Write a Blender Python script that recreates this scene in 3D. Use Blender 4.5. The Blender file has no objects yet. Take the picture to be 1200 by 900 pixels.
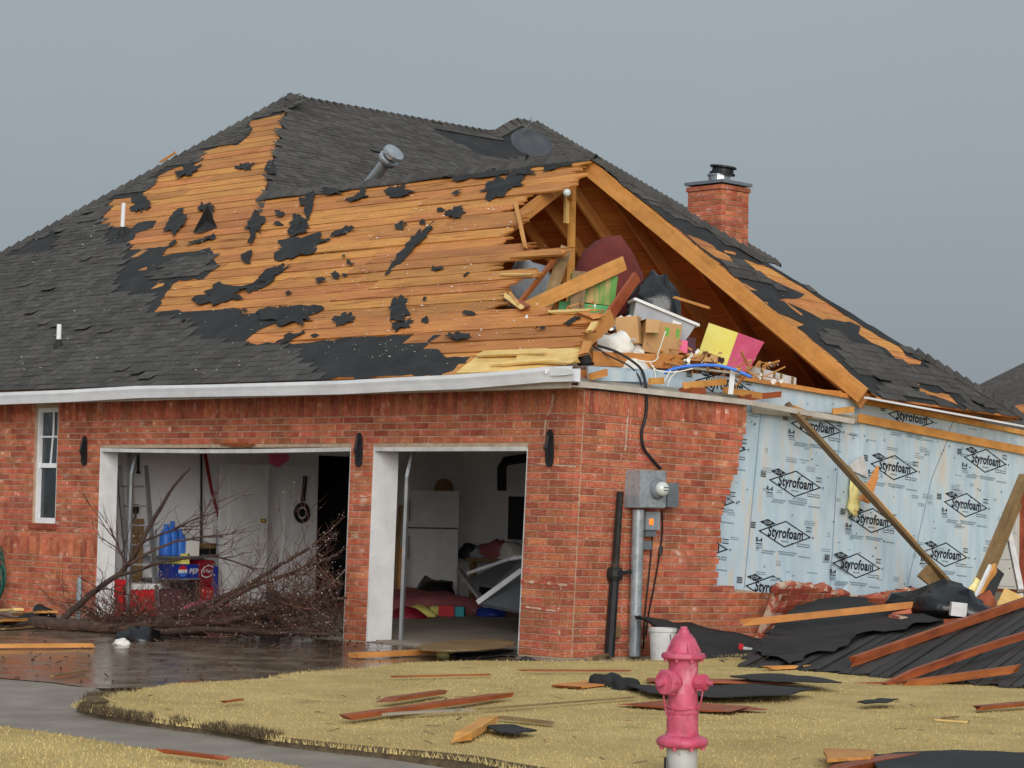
import bpy, bmesh, math, random
import numpy as np
from mathutils import Vector as V, Matrix, noise as mnoise
from mathutils.geometry import delaunay_2d_cdt
random.seed(11)
R = math.radians
scn = bpy.context.scene
COL = scn.collection

# ------------------------------------------------------------------ camera
FPX = 2700.0
ROLL = 0.02
PITCH = math.atan(138 / 2700.0)
CAM = V((16.21, -17.30, 1.59))
_a = V((-.702, .712, 0)).normalized()
FW = V((_a.x * math.cos(PITCH), _a.y * math.cos(PITCH), math.sin(PITCH)))
_r = FW.cross(V((0, 0, 1))).normalized(); _u = _r.cross(FW)
RT = _r * math.cos(ROLL) + _u * math.sin(ROLL)
UP = _u * math.cos(ROLL) - _r * math.sin(ROLL)
cd = bpy.data.cameras.new('camera'); cam = bpy.data.objects.new('camera', cd); COL.objects.link(cam)
cd.sensor_width = 36; cd.lens = 36 * FPX / 1200; cd.clip_end = 3000; cd.clip_start = .1
m = Matrix((RT, UP, -FW)).transposed().to_4x4(); m.translation = CAM
cam.matrix_world = m
scn.camera = cam
# ------------------------------------------------------------------ sky and sun
SUN_EL, SUN_AZ = R(21), R(130)      # azimuth from +Y clockwise towards +X
w = bpy.data.worlds.new('World'); scn.world = w; w.use_nodes = True
nt = w.node_tree; nt.nodes.clear()
bg = nt.nodes.new('ShaderNodeBackground'); wo = nt.nodes.new('ShaderNodeOutputWorld')
sk = nt.nodes.new('ShaderNodeTexSky'); sk.sky_type = 'NISHITA'; sk.sun_disc = False
sk.sun_elevation = SUN_EL; sk.sun_rotation = SUN_AZ; sk.dust_density = 4; sk.air_density = 1
hs = nt.nodes.new('ShaderNodeHueSaturation'); hs.inputs['Saturation'].default_value = .25
tc = nt.nodes.new('ShaderNodeTexCoord'); sx = nt.nodes.new('ShaderNodeSeparateXYZ')
mr = nt.nodes.new('ShaderNodeMapRange'); mr.inputs['From Min'].default_value = -.02; mr.inputs['From Max'].default_value = 1
mr.inputs['To Min'].default_value = 1.0; mr.inputs['To Max'].default_value = 2.5
mul = nt.nodes.new('ShaderNodeVectorMath'); mul.operation = 'MULTIPLY'; mul.inputs[0].default_value = (1.42, 1.67, 1.86)
mix = nt.nodes.new('ShaderNodeMix'); mix.data_type = 'RGBA'; mix.inputs[0].default_value = .9
L = nt.links.new
L(tc.outputs['Generated'], sx.inputs[0]); L(sx.outputs['Z'], mr.inputs['Value'])
L(mr.outputs[0], mul.inputs[1]); L(sk.outputs[0], hs.inputs['Color'])
L(hs.outputs[0], mix.inputs[6]); L(mul.outputs[0], mix.inputs[7])
cn = nt.nodes.new('ShaderNodeTexNoise'); cn.inputs['Scale'].default_value = 3.5; cn.inputs['Detail'].default_value = 5
cmr = nt.nodes.new('ShaderNodeMapRange'); cmr.inputs['To Min'].default_value = .93; cmr.inputs['To Max'].default_value = 1.07     # faint uneven overcast
cmu = nt.nodes.new('ShaderNodeVectorMath'); cmu.operation = 'MULTIPLY'
L(tc.outputs['Generated'], cn.inputs['Vector']); L(cn.outputs['Fac'], cmr.inputs['Value']); L(mix.outputs[2], cmu.inputs[0]); L(cmr.outputs[0], cmu.inputs[1])
L(cmu.outputs[0], bg.inputs[0]); bg.inputs[1].default_value = .1
L(bg.outputs[0], wo.inputs[0])
sd = bpy.data.lights.new('sun', 'SUN'); sd.energy = 1.5; sd.angle = R(46); sd.color = (1, .97, .93)
so = bpy.data.objects.new('sun', sd); COL.objects.link(so)
sdir = V((math.sin(SUN_AZ) * math.cos(SUN_EL), math.cos(SUN_AZ) * math.cos(SUN_EL), math.sin(SUN_EL)))
so.rotation_euler = sdir.to_track_quat('Z', 'Y').to_euler()
scn.view_settings.view_transform = 'Standard'; scn.view_settings.look = 'None'
scn.view_settings.exposure = .7; scn.view_settings.gamma = 1

# ------------------------------------------------------------------ pixel helpers (photo is 1200 x 900)
def ray(x, y): return FW + RT * ((x - 600) / FPX) - UP * ((y - 450) / FPX)
def on(x, y, p, n):
    d = ray(x, y); n = V(n); return CAM + d * ((V(p) - CAM).dot(n) / d.dot(n))
def at(x, y, depth): return CAM + ray(x, y) * depth
def gnd(x, y, z=0.0): return on(x, y, (0, 0, z), (0, 0, 1))
def proj(p):
    d = V(p) - CAM; z = d.dot(FW)
    return 600 + FPX * d.dot(RT) / z, 450 - FPX * d.dot(UP) / z
def inpoly(x, y, poly):
    c = False; n = len(poly); j = n - 1
    for i in range(n):
        xi, yi = poly[i]; xj, yj = poly[j]
        if (yi > y) != (yj > y) and x < (xj - xi) * (y - yi) / (yj - yi) + xi: c = not c
        j = i
    return c
def rnd(a, b): return random.uniform(a, b)

class Face:
    """A flat face with U (along), VV (up the face) and N (outward)."""
    def __init__(s, o, u, v):
        s.o = V(o); s.u = V(u).normalized(); s.v = V(v).normalized(); s.n = s.u.cross(s.v).normalized()
    def P(s, u, v, n=0.0): return s.o + s.u * u + s.v * v + s.n * n
    def uv(s, x, y):
        p = on(x, y, s.o, s.n) - s.o
        k = s.u.dot(s.v)
        a, b = p.dot(s.u), p.dot(s.v)
        d = 1 - k * k
        return ((a - k * b) / d, (b - k * a) / d)
    def mat(s, u, v, n=0.0):
        m = Matrix((s.u, s.n.cross(s.u), s.n)).transposed().to_4x4(); m.translation = s.P(u, v, n); return m

# ------------------------------------------------------------------ materials
def srgb(r, g, b):
    f = lambda c: (c / 255 / 12.92 if c / 255 <= .04045 else ((c / 255 + .055) / 1.055) ** 2.4)
    return (f(r), f(g), f(b), 1)
MATS = {}
def mat(name, c1, c2, scale=6, stretch=(1, 1, 1), rough=.75, bump=.15, rand=.25, metal=0, spec=.35, c3=None, detail=6, fine=60,
        lo=.35, hi=.65, hue=.0, rlo=None, trans=0, alpha=1, bscale=None, stain=0.0, ss=1.2, sst=(1, 1, 1)):
    ma = bpy.data.materials.new(name); ma.use_nodes = True; MATS[name] = ma
    n = ma.node_tree.nodes; l = ma.node_tree.links.new
    b = n['Principled BSDF']
    tcn = n.new('ShaderNodeTexCoord'); oi = n.new('ShaderNodeObjectInfo'); ge = n.new('ShaderNodeNewGeometry')
    ad = n.new('ShaderNodeMath'); ad.operation = 'ADD'; fr = n.new('ShaderNodeMath'); fr.operation = 'FRACT'
    l(oi.outputs['Random'], ad.inputs[0]); l(ge.outputs['Random Per Island'], ad.inputs[1]); l(ad.outputs[0], fr.inputs[0])
    mu = n.new('ShaderNodeMath'); mu.operation = 'MULTIPLY'; mu.inputs[1].default_value = 37.0 if rand > 0 else 0.0
    l(fr.outputs[0], mu.inputs[0])
    va = n.new('ShaderNodeVectorMath'); va.operation = 'ADD'; l(tcn.outputs['Object'], va.inputs[0]); l(mu.outputs[0], va.inputs[1])
    mp = n.new('ShaderNodeMapping'); mp.inputs['Scale'].default_value = stretch; l(va.outputs[0], mp.inputs[0])
    no = n.new('ShaderNodeTexNoise'); no.inputs['Scale'].default_value = scale; no.inputs['Detail'].default_value = detail
    no.inputs['Roughness'].default_value = .62
    l(mp.outputs[0], no.inputs['Vector'])
    cr = n.new('ShaderNodeValToRGB'); cr.color_ramp.elements[0].color = c1; cr.color_ramp.elements[1].color = c2
    cr.color_ramp.elements[0].position = lo; cr.color_ramp.elements[1].position = hi
    if c3: e = cr.color_ramp.elements.new(min(.98, hi + .1)); e.color = c3
    l(no.outputs['Fac'], cr.inputs[0])
    hv = n.new('ShaderNodeHueSaturation'); l(cr.outputs[0], hv.inputs['Color'])
    m1 = n.new('ShaderNodeMapRange'); m1.inputs['To Min'].default_value = 1 - rand; m1.inputs['To Max'].default_value = 1 + rand
    l(fr.outputs[0], m1.inputs['Value']); l(m1.outputs[0], hv.inputs['Value'])
    if hue:
        m2 = n.new('ShaderNodeMapRange'); m2.inputs['To Min'].default_value = .5 - hue; m2.inputs['To Max'].default_value = .5 + hue
        f2 = n.new('ShaderNodeMath'); f2.operation = 'FRACT'; m3 = n.new('ShaderNodeMath'); m3.operation = 'MULTIPLY'; m3.inputs[1].default_value = 7.31
        l(fr.outputs[0], m3.inputs[0]); l(m3.outputs[0], f2.inputs[0]); l(f2.outputs[0], m2.inputs['Value']); l(m2.outputs[0], hv.inputs['Hue'])
    last = hv.outputs[0]
    if stain:                    # dirt and damp marks with a shape of their own
        mp2 = n.new('ShaderNodeMapping'); mp2.inputs['Scale'].default_value = sst; l(ge.outputs['Position'], mp2.inputs[0])
        n3 = n.new('ShaderNodeTexNoise'); n3.inputs['Scale'].default_value = ss; n3.inputs['Detail'].default_value = 8; n3.inputs['Roughness'].default_value = .68
        l(mp2.outputs[0], n3.inputs['Vector'])
        c3r = n.new('ShaderNodeValToRGB'); c3r.color_ramp.elements[0].color = (.34, .3, .27, 1); c3r.color_ramp.elements[1].color = (1, 1, 1, 1)
        c3r.color_ramp.elements[0].position = .33; c3r.color_ramp.elements[1].position = .58; l(n3.outputs['Fac'], c3r.inputs[0])
        mx = n.new('ShaderNodeMix'); mx.data_type = 'RGBA'; mx.blend_type = 'MULTIPLY'; mx.inputs[0].default_value = stain
        l(last, mx.inputs[6]); l(c3r.outputs[0], mx.inputs[7]); last = mx.outputs[2]
    l(last, b.inputs['Base Color'])
    b.inputs['Roughness'].default_value = rough; b.inputs['Metallic'].default_value = metal
    b.inputs['Specular IOR Level'].default_value = spec
    if rlo is not None:
        m4 = n.new('ShaderNodeMapRange'); m4.inputs['From Min'].default_value = .35; m4.inputs['From Max'].default_value = .62
        m4.inputs['To Min'].default_value = rlo; m4.inputs['To Max'].default_value = rough
        l(no.outputs['Fac'], m4.inputs['Value']); l(m4.outputs[0], b.inputs['Roughness'])
    if bump:
        n2 = n.new('ShaderNodeTexNoise'); n2.inputs['Scale'].default_value = fine; n2.inputs['Detail'].default_value = 3
        l((mp if bscale is None else va).outputs[0], n2.inputs['Vector'])
        bp = n.new('ShaderNodeBump'); bp.inputs['Strength'].default_value = bump; bp.inputs['Distance'].default_value = .01
        l(n2.outputs['Fac'], bp.inputs['Height']); l(bp.outputs[0], b.inputs['Normal'])
    if trans: b.inputs['Transmission Weight'].default_value = trans
    if alpha < 1: b.inputs['Alpha'].default_value = alpha
    return ma
def S(*c): return srgb(*c)
GR = (.7, 14, 14)      # grain along local x
mat('brick', S(172, 86, 56), S(196, 118, 88), scale=5, stretch=(1, 1, 2), rough=.7, bump=.3, rand=.25, hue=.008, c3=S(222, 184, 166), lo=.36, hi=.6, fine=80, stain=.6, ss=1.8)
mat('brick_dark', S(140, 62, 44), S(165, 84, 62), scale=7, rough=.8, bump=.4, rand=.2, hue=.01, stain=.5, ss=2.2)
mat('mortar', S(172, 148, 124), S(196, 175, 152), scale=12, rough=.9, bump=.4, rand=0, stain=.4, ss=2)
mat('mortar_rough', S(196, 172, 150), S(168, 84, 62), scale=9, rough=.9, bump=.6, rand=.1, lo=.45, hi=.55)
mat('plank', S(182, 112, 52), S(204, 138, 72), scale=2.2, stretch=(.5, 9, 9), rough=.75, bump=.25, rand=.2, hue=.008, c3=S(146, 78, 40), lo=.36, hi=.56, fine=9, rlo=.5, stain=.42, ss=1.5, sst=(.6, 1.5, 1.5))
mat('plank_under', S(176, 112, 56), S(198, 136, 74), scale=2.2, stretch=(.5, 9, 9), rough=.7, bump=.2, rand=.15, hue=.01, fine=9)
mat('timber', S(200, 132, 64), S(218, 155, 86), scale=2.0, stretch=(.5, 8, 8), rough=.6, bump=.2, rand=.1, hue=.008, c3=S(184, 110, 50), lo=.3, hi=.65, fine=9, stain=.45, ss=3.2)
mat('timber_shaded', S(186, 124, 64), S(206, 146, 82), scale=2.0, stretch=(.5, 8, 8), rough=.7, bump=.2, rand=.12, fine=9, stain=.4, ss=2)  # darker copy of timber, attic shade put into the colour
mat('timber_pale', S(228, 186, 106), S(240, 205, 135), scale=2.4, stretch=(.6, 12, 12), rough=.6, bump=.3, rand=.08, c3=S(200, 140, 70), lo=.3, hi=.66, fine=9, stain=.3, ss=3)
mat('timber_red', S(134, 70, 34), S(166, 92, 46), scale=2.2, stretch=(.6, 12, 12), rough=.5, bump=.25, rand=.15, hue=.01, c3=S(104, 50, 26), fine=9, stain=.5, ss=3)
mat('timber_brown', S(126, 100, 66), S(150, 122, 84), scale=2.4, stretch=(.6, 10, 10), rough=.7, bump=.25, rand=.12, fine=9, stain=.5, ss=3)
mat('wood_grey', S(150, 140, 126), S(176, 166, 150), scale=2.4, stretch=(.6, 12, 12), rough=.7, bump=.25, rand=.12, fine=9, stain=.4, ss=3)
mat('shingle', S(70, 67, 64), S(92, 88, 84), scale=9, rough=.9, bump=.5, rand=.2, spec=.2, fine=160, c3=S(114, 109, 104), lo=.3, hi=.65, stain=.3, ss=.8)
mat('felt', S(36, 36, 36), S(50, 49, 48), scale=3, rough=.75, bump=.35, rand=.05, fine=14, spec=.3, stain=.25, ss=1.2)
mat('deck_dark', S(36, 34, 32), S(60, 56, 52), scale=2.2, stretch=(.5, 10, 10), rough=.7, bump=.5, rand=.34, fine=14, c3=S(92, 86, 80), rlo=.5, stain=.5, ss=1.5)
mat('white_metal', S(236, 236, 238), S(222, 222, 224), scale=3, rough=.45, bump=.05, rand=.03, fine=5, c3=S(206, 205, 203), stain=.16, ss=2, sst=(1, 1, 3))
mat('white_paint', S(232, 231, 230), S(220, 219, 218), scale=4, rough=.6, bump=.06, rand=.03, c3=S(196, 193, 190), fine=20, stain=.2, ss=2.2)
mat('white_dirty', S(214, 212, 210), S(190, 187, 184), scale=5, rough=.7, bump=.1, rand=.04, c3=S(140, 134, 128), lo=.45, hi=.7, stain=.35, ss=3)
mat('beige_trim', S(206, 196, 184), S(190, 180, 168), scale=4, rough=.65, bump=.1, rand=.05, c3=S(150, 138, 126), stain=.35, ss=2.5)
mat('drywall', S(238, 237, 236), S(230, 229, 228), scale=2, rough=.9, bump=.05, rand=.02, c3=S(216, 214, 212))
mat('foam', S(174, 194, 206), S(190, 206, 215), scale=1.6, stretch=(1, 4, .7), rough=.6, bump=.08, rand=.0, c3=S(204, 198, 188), lo=.36, hi=.56, fine=10, stain=.16, ss=1.3, sst=(1, 2, 1))
mat('foam_edge', S(120, 90, 55), S(150, 116, 74), scale=6, rough=.8, rand=.1)
mat('ink', S(24, 26, 30), S(34, 36, 40), scale=14, rough=.7, bump=0, rand=0, c3=S(56, 60, 66))
mat('ink_grey', S(120, 138, 150), S(140, 158, 170), scale=20, rough=.7, bump=0, rand=0)
mat('steel', S(150, 158, 164), S(176, 182, 186), scale=9, rough=.45, bump=.08, rand=.04, metal=.35, c3=S(112, 120, 130), lo=.4, hi=.6, stain=.3, ss=6)
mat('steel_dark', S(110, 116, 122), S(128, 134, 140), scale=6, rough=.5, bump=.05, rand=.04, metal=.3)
mat('alu', S(190, 192, 194), S(168, 170, 172), scale=6, rough=.3, bump=.04, rand=.03, metal=.8)
mat('glass_meter', S(210, 214, 210), S(190, 196, 190), scale=5, rough=.12, bump=0, rand=0, spec=.6)
mat('black', S(26, 26, 28), S(38, 38, 40), scale=10, rough=.55, bump=.2, rand=.1)
mat('black_bag', S(9, 9, 10), S(16, 16, 17), scale=6, rough=.3, bump=.7, rand=.05, fine=14, spec=.6)
mat('rust_pipe', S(34, 32, 30), S(60, 52, 44), scale=7, rough=.7, bump=.4, rand=.05, c3=S(104, 86, 66), lo=.45, hi=.6)
mat('hydrant', S(196, 70, 100), S(210, 102, 128), scale=5, stretch=(1, 1, .5), rough=.5, bump=.12, rand=.03, c3=S(228, 158, 168), lo=.36, hi=.62, fine=50, stain=.5, ss=16)
mat('hydrant_pipe', S(172, 174, 172), S(190, 192, 190), scale=8, rough=.5, bump=.15, rand=.02, c3=S(130, 126, 120))
mat('grass', S(178, 152, 94), S(198, 172, 112), scale=1.1, rough=.9, bump=.5, rand=.0, c3=S(156, 132, 80), lo=.32, hi=.6, fine=120, stain=.3, ss=.9)
mat('blade', S(190, 166, 106), S(214, 192, 134), scale=.9, rough=.8, bump=0, rand=.22, hue=.01, c3=S(164, 138, 84), stain=.3, ss=.9)
mat('soil', S(74, 62, 46), S(104, 88, 64), scale=14, rough=.9, bump=.8, rand=0, fine=50)
mat('concrete', S(134, 122, 110), S(156, 145, 132), scale=2.2, rough=.75, bump=.15, rand=0, fine=80, spec=.2, c3=S(106, 96, 86), rlo=.55, stain=.35, ss=.5)
mat('earth', S(110, 100, 84), S(134, 122, 96), scale=1, rough=.9, bump=.4, rand=0)
mat('puddle', S(96, 82, 67), S(122, 107, 90), scale=2.2, rough=.3, bump=.16, rand=0, fine=26, spec=.5, rlo=.04, c3=S(92, 80, 66))
mat('bark', S(56, 41, 34), S(82, 61, 50), scale=12, rough=.75, bump=.5, rand=.25, c3=S(120, 96, 80))
mat('twig', S(70, 45, 36), S(98, 66, 52), scale=10, rough=.7, bump=0, rand=.35, hue=.01)
mat('bud', S(186, 176, 168), S(150, 138, 128), scale=10, rough=.7, bump=0, rand=.3)
mat('hose_green', S(24, 70, 62), S(34, 88, 76), scale=5, rough=.4, bump=0, rand=.1)
mat('cardboard', S(176, 134, 88), S(192, 150, 102), scale=3, rough=.8, bump=.1, rand=.08, c3=S(148, 108, 66))
mat('cardboard_green', S(190, 158, 104), S(100, 150, 74), scale=3.0, stretch=(3, 3, .5), rough=.8, bump=.1, rand=.0, lo=.45, hi=.56)
mat('plastic_green', S(60, 150, 76), S(72, 164, 88), scale=3, rough=.4, bump=.05, rand=.02)
mat('plastic_clear', S(150, 153, 160), S(176, 179, 186), scale=3, rough=.35, bump=.03, rand=.02)
mat('cloth_white', S(224, 218, 206), S(236, 232, 224), scale=4, rough=.85, bump=.4, rand=.03, c3=S(200, 184, 156))
mat('cloth_maroon', S(92, 38, 34), S(112, 50, 44), scale=3, rough=.9, bump=.3, rand=.03)
mat('cloth_grey', S(120, 124, 128), S(160, 166, 170), scale=3, rough=.7, bump=.3, rand=.03)
mat('pink', S(222, 88, 128), S(232, 110, 146), scale=3, rough=.6, bump=.1, rand=.02)
mat('yellow', S(240, 226, 110), S(244, 234, 140), scale=3, rough=.6, bump=.1, rand=.02)
mat('blue', S(52, 112, 214), S(70, 130, 226), scale=3, rough=.4, bump=.02, rand=.05)
mat('blue_dark', S(28, 52, 140), S(36, 62, 156), scale=3, rough=.45, bump=.02, rand=.05)
mat('red', S(198, 24, 34), S(212, 36, 44), scale=3, rough=.45, bump=.05, rand=.05)
mat('maroon', S(120, 16, 34), S(134, 24, 42), scale=3, rough=.5, bump=.05, rand=.03)
mat('purple_dark', S(70, 40, 52), S(84, 50, 62), scale=3, rough=.7, bump=.05, rand=.05)
mat('teal', S(40, 160, 170), S(60, 176, 184), scale=3, rough=.5, bump=.02, rand=.03)
mat('green_small', S(90, 150, 50), S(110, 170, 60), scale=3, rough=.5, bump=.02, rand=.03)
mat('brass', S(214, 178, 70), S(224, 190, 90), scale=3, rough=.25, bump=0, rand=0, metal=.9)
mat('orange_light', S(255, 130, 40), S(255, 140, 60), scale=3, rough=.5, bump=0, rand=0)
mat('rug', S(150, 84, 86), S(170, 104, 104), scale=4, rough=.9, bump=.4, rand=.05, c3=S(126, 70, 74))
mat('dish_grey', S(66, 68, 72), S(78, 80, 84), scale=3, rough=.5, bump=.03, rand=0)
mat('wire_white', S(226, 220, 206), S(236, 232, 222), scale=3, rough=.6, bump=0, rand=.05)
mat('insul', S(226, 222, 214), S(240, 238, 232), scale=9, rough=.95, bump=0, rand=.1)
mat('insul_yellow', S(224, 206, 130), S(236, 224, 160), scale=9, rough=.95, bump=.5, rand=.1)
mat('siding', S(204, 200, 190), S(214, 211, 203), scale=3, rough=.7, bump=.05, rand=.03)
mat('dark_room_shade', S(40, 38, 38), S(52, 50, 50), scale=3, rough=.9, bump=0, rand=0)  # near-black colour stands for the shade of the unlit hallway
gm = mat('glass', S(44, 50, 54), S(64, 70, 74), scale=2.4, rough=.06, bump=0, rand=0, spec=.6, c3=S(112, 118, 120), lo=.4, hi=.62)
om = MATS['orange_light'].node_tree.nodes['Principled BSDF']; om.inputs['Emission Color'].default_value = S(255, 110, 30); om.inputs['Emission Strength'].default_value = .6  # small orange light on the utility box, glows by emission

# ------------------------------------------------------------------ mesh helpers
class MB:
    def __init__(s): s.v = []; s.f = []
    def add(s, vs, fs):
        k = len(s.v); s.v += [tuple(p) for p in vs]; s.f += [tuple(i + k for i in f) for f in fs]; return s
    def hexa(s, p):           # 8 points: bottom 4 ccw, top 4 ccw
        return s.add(p, [(3, 2, 1, 0), (4, 5, 6, 7), (0, 1, 5, 4), (1, 2, 6, 5), (2, 3, 7, 6), (3, 0, 4, 7)])
    def box(s, x0, x1, y0, y1, z0, z1):
        return s.hexa([(x0, y0, z0), (x1, y0, z0), (x1, y1, z0), (x0, y1, z0), (x0, y0, z1), (x1, y0, z1), (x1, y1, z1), (x0, y1, z1)])
    def obox(s, c, ax, ay, az, sx_, sy_, sz_):   # centred box with axes
        c = V(c); a = V(ax) * sx_ / 2; b = V(ay) * sy_ / 2; d = V(az) * sz_ / 2
        return s.hexa([c - a - b - d, c + a - b - d, c + a + b - d, c - a + b - d, c - a - b + d, c + a - b + d, c + a + b + d, c - a + b + d])
    def bar(s, p, q, w_, h, up=(0, 0, 1)):
        p = V(p); q = V(q); d = (q - p).normalized(); side = d.cross(V(up))
        if side.length < 1e-4: side = d.cross(V((1, 0, 0)))
        side.normalize(); u = side.cross(d)
        return s.obox((p + q) / 2, d, side, u, (q - p).length, w_, h)
    def prism(s, pts, vec):
        n = len(pts); vec = V(vec); a = [V(p) for p in pts]; b = [p + vec for p in a]
        return s.add(a + b, [tuple(range(n))[::-1], tuple(range(n, 2 * n))] + [(i, (i + 1) % n, n + (i + 1) % n, n + i) for i in range(n)])
    def tube(s, pts, rad, n=6, cap=True):
        pts = [V(p) for p in pts]; k = len(pts)
        if not hasattr(rad, '__len__'): rad = [rad] * k
        vs = []; prev = None
        for i in range(k):
            d = (pts[min(i + 1, k - 1)] - pts[max(i - 1, 0)])
            d = d.normalized() if d.length > 1e-7 else V((0, 0, 1))
            a = prev - d * prev.dot(d) if prev is not None else d.cross(V((.31, .17, .93)))
            if a.length < 1e-5: a = d.cross(V((1, 0, 0)))
            a.normalize(); b = d.cross(a); prev = a
            for j in range(n):
                t = 2 * math.pi * j / n; vs.append(pts[i] + (a * math.cos(t) + b * math.sin(t)) * rad[i])
        fs = [(i * n + j, i * n + (j + 1) % n, (i + 1) * n + (j + 1) % n, (i + 1) * n + j) for i in range(k - 1) for j in range(n)]
        if cap and n > 2: fs += [tuple(range(n))[::-1], tuple(range((k - 1) * n, k * n))]
        return s.add(vs, fs)
    def lathe(s, prof, c=(0, 0, 0), axis=(0, 0, 1), n=24):
        c = V(c); ax = V(axis).normalized(); a = ax.orthogonal().normalized(); b = ax.cross(a); vs = []
        for r, z in prof:
            for j in range(n):
                t = 2 * math.pi * j / n; vs.append(c + ax * z + (a * math.cos(t) + b * math.sin(t)) * r)
        k = len(prof)
        fs = [(i * n + j, i * n + (j + 1) % n, (i + 1) * n + (j + 1) % n, (i + 1) * n + j) for i in range(k - 1) for j in range(n)]
        fs += [tuple(range(n))[::-1], tuple(range((k - 1) * n, k * n))]
        return s.add(vs, fs)
    def grid(s, fn, nu, nv):
        vs = [fn(i / nu, j / nv) for j in range(nv + 1) for i in range(nu + 1)]
        w_ = nu + 1
        return s.add(vs, [(j * w_ + i, j * w_ + i + 1, (j + 1) * w_ + i + 1, (j + 1) * w_ + i) for j in range(nv) for i in range(nu)])
    def mesh(s, name, fix=True, smooth=False):
        me = bpy.data.meshes.new(name); me.from_pydata([tuple(p) for p in s.v], [], s.f)
        if fix:
            bm = bmesh.new(); bm.from_mesh(me); bmesh.ops.recalc_face_normals(bm, faces=bm.faces); bm.to_mesh(me); bm.free()
        if smooth: me.polygons.foreach_set('use_smooth', [True] * len(me.polygons))
        me.update(); return me
    def build(s, name, m_, parent=None, smooth=False, fix=True, kind=None, local=None, label=None):
        return obj(name, s.mesh(name, fix, smooth), m_, parent, kind, local, label)

def loc_of(o):
    l = o.location.copy()
    if o.parent: l = l + loc_of(o.parent)
    return l
def obj(name, me, m_, parent=None, kind=None, local=None, label=None):
    o = bpy.data.objects.new(name, me); COL.objects.link(o)
    if m_ and not len(me.materials): me.materials.append(MATS[m_])
    mw = local if local is not None else Matrix.Identity(4)
    if parent:
        o.parent = parent; mw = Matrix.Translation(-WL[parent.name]) @ mw if parent.name in WL else mw
    o.matrix_basis = mw
    WL[o.name] = (local.translation.copy() if local is not None else V((0, 0, 0)))
    if local is not None and parent is None: pass
    ROT[o.name] = local
    if kind: o['kind'] = kind
    if label: o['label'] = label
    return o
WL = {}; ROT = {}
def thing(name, label, cat, loc=(0, 0, 0), group=None):
    o = bpy.data.objects.new(name, None); COL.objects.link(o); o.location = loc; o.empty_display_size = .2
    WL[o.name] = V(loc); tag(o, label, cat, group); return o
def tag(o, label, cat, group=None):
    o['label'] = label; o['category'] = cat
    if group: o['group'] = group
    return o
def struct(o): o['kind'] = 'structure'; return o

def frame(p, q, up=(0, 0, 1)):
    """local x from p to q, local z near up, origin in the middle"""
    p = V(p); q = V(q); d = (q - p).normalized(); y = V(up).cross(d)
    if y.length < 1e-4: y = V((1, 0, 0)).cross(d)
    y.normalize(); z = d.cross(y)
    m_ = Matrix((d, y, z)).transposed().to_4x4(); m_.translation = (p + q) / 2; return m_, (q - p).length
def beam(name, p, q, w_, h, m_, parent=None, up=(0, 0, 1), split=0.0, label=None, cat=None, group=None, bend=0.0, knife=(0, 0)):
    """a board from p to q, local x along it; split = length of ragged splintered ends"""
    mm, ln = frame(p, q, up); b = MB(); k = 5 if (bend or split) else 1
    xs = [-.5 + i / k for i in range(k + 1)]
    vs = []
    for i, t in enumerate(xs):
        off = bend * (1 - 4 * t * t)
        jx = [0] * 4
        if i in (0, k) and split: jx = [rnd(-split * 1.3, split * .2) * (1 if i == k else -1) for _ in range(4)]
        hh = h * (1 + rnd(-.08, .06)) if split else h
        ww = w_ * (1 + rnd(-.1, .06)) if split else w_
        wy = rnd(-.05, .05) * w_ if split and 0 < i < k else 0
        if i == 0 and knife[0]: hh *= knife[0]
        if i == k and knife[1]: hh *= knife[1]
        for (sy, sz), j in zip(((-1, -1), (1, -1), (1, 1), (-1, 1)), jx):
            vs.append((t * ln + j, sy * ww / 2 + wy, sz * hh / 2 + off))
    fs = [(0, 1, 2, 3), tuple(range(4 * k, 4 * k + 4))[::-1]]
    for i in range(k):
        for j in range(4): fs.append((4 * i + j, 4 * i + 4 + j, 4 * i + 4 + (j + 1) % 4, 4 * i + (j + 1) % 4))
    b.add(vs, fs)
    o = b.build(name, m_, parent, local=mm)
    if label and cat: tag(o, label, cat, group)
    return o

_tc = {}
def text_geo(txt, shear=0.0, bold=0.0, w_=None, h=None):
    """centred flat text as (verts2d, faces), scaled to width w_ and cap height h"""
    key = (txt, shear, bold)
    if key not in _tc:
        cu = bpy.data.curves.new('txt', 'FONT'); cu.body = txt; cu.shear = shear; cu.offset = bold; cu.align_x = 'CENTER'; cu.resolution_u = 3; cu.space_character = 1.06
        to = bpy.data.objects.new('txt', cu); COL.objects.link(to)
        bpy.context.view_layer.update()
        me = bpy.data.meshes.new_from_object(to)
        _tc[key] = ([(v.co.x, v.co.y) for v in me.vertices], [tuple(p.vertices) for p in me.polygons])
        bpy.data.objects.remove(to); bpy.data.curves.remove(cu); bpy.data.meshes.remove(me)
    vs, fs = _tc[key]
    xa = min(p[0] for p in vs); xb = max(p[0] for p in vs); ya = min(p[1] for p in vs); yb = max(p[1] for p in vs)
    sx_ = w_ / (xb - xa); sy_ = h / (yb - ya)
    return [((p[0] - (xa + xb) / 2) * sx_, (p[1] - (ya + yb) / 2) * sy_) for p in vs], fs

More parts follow.
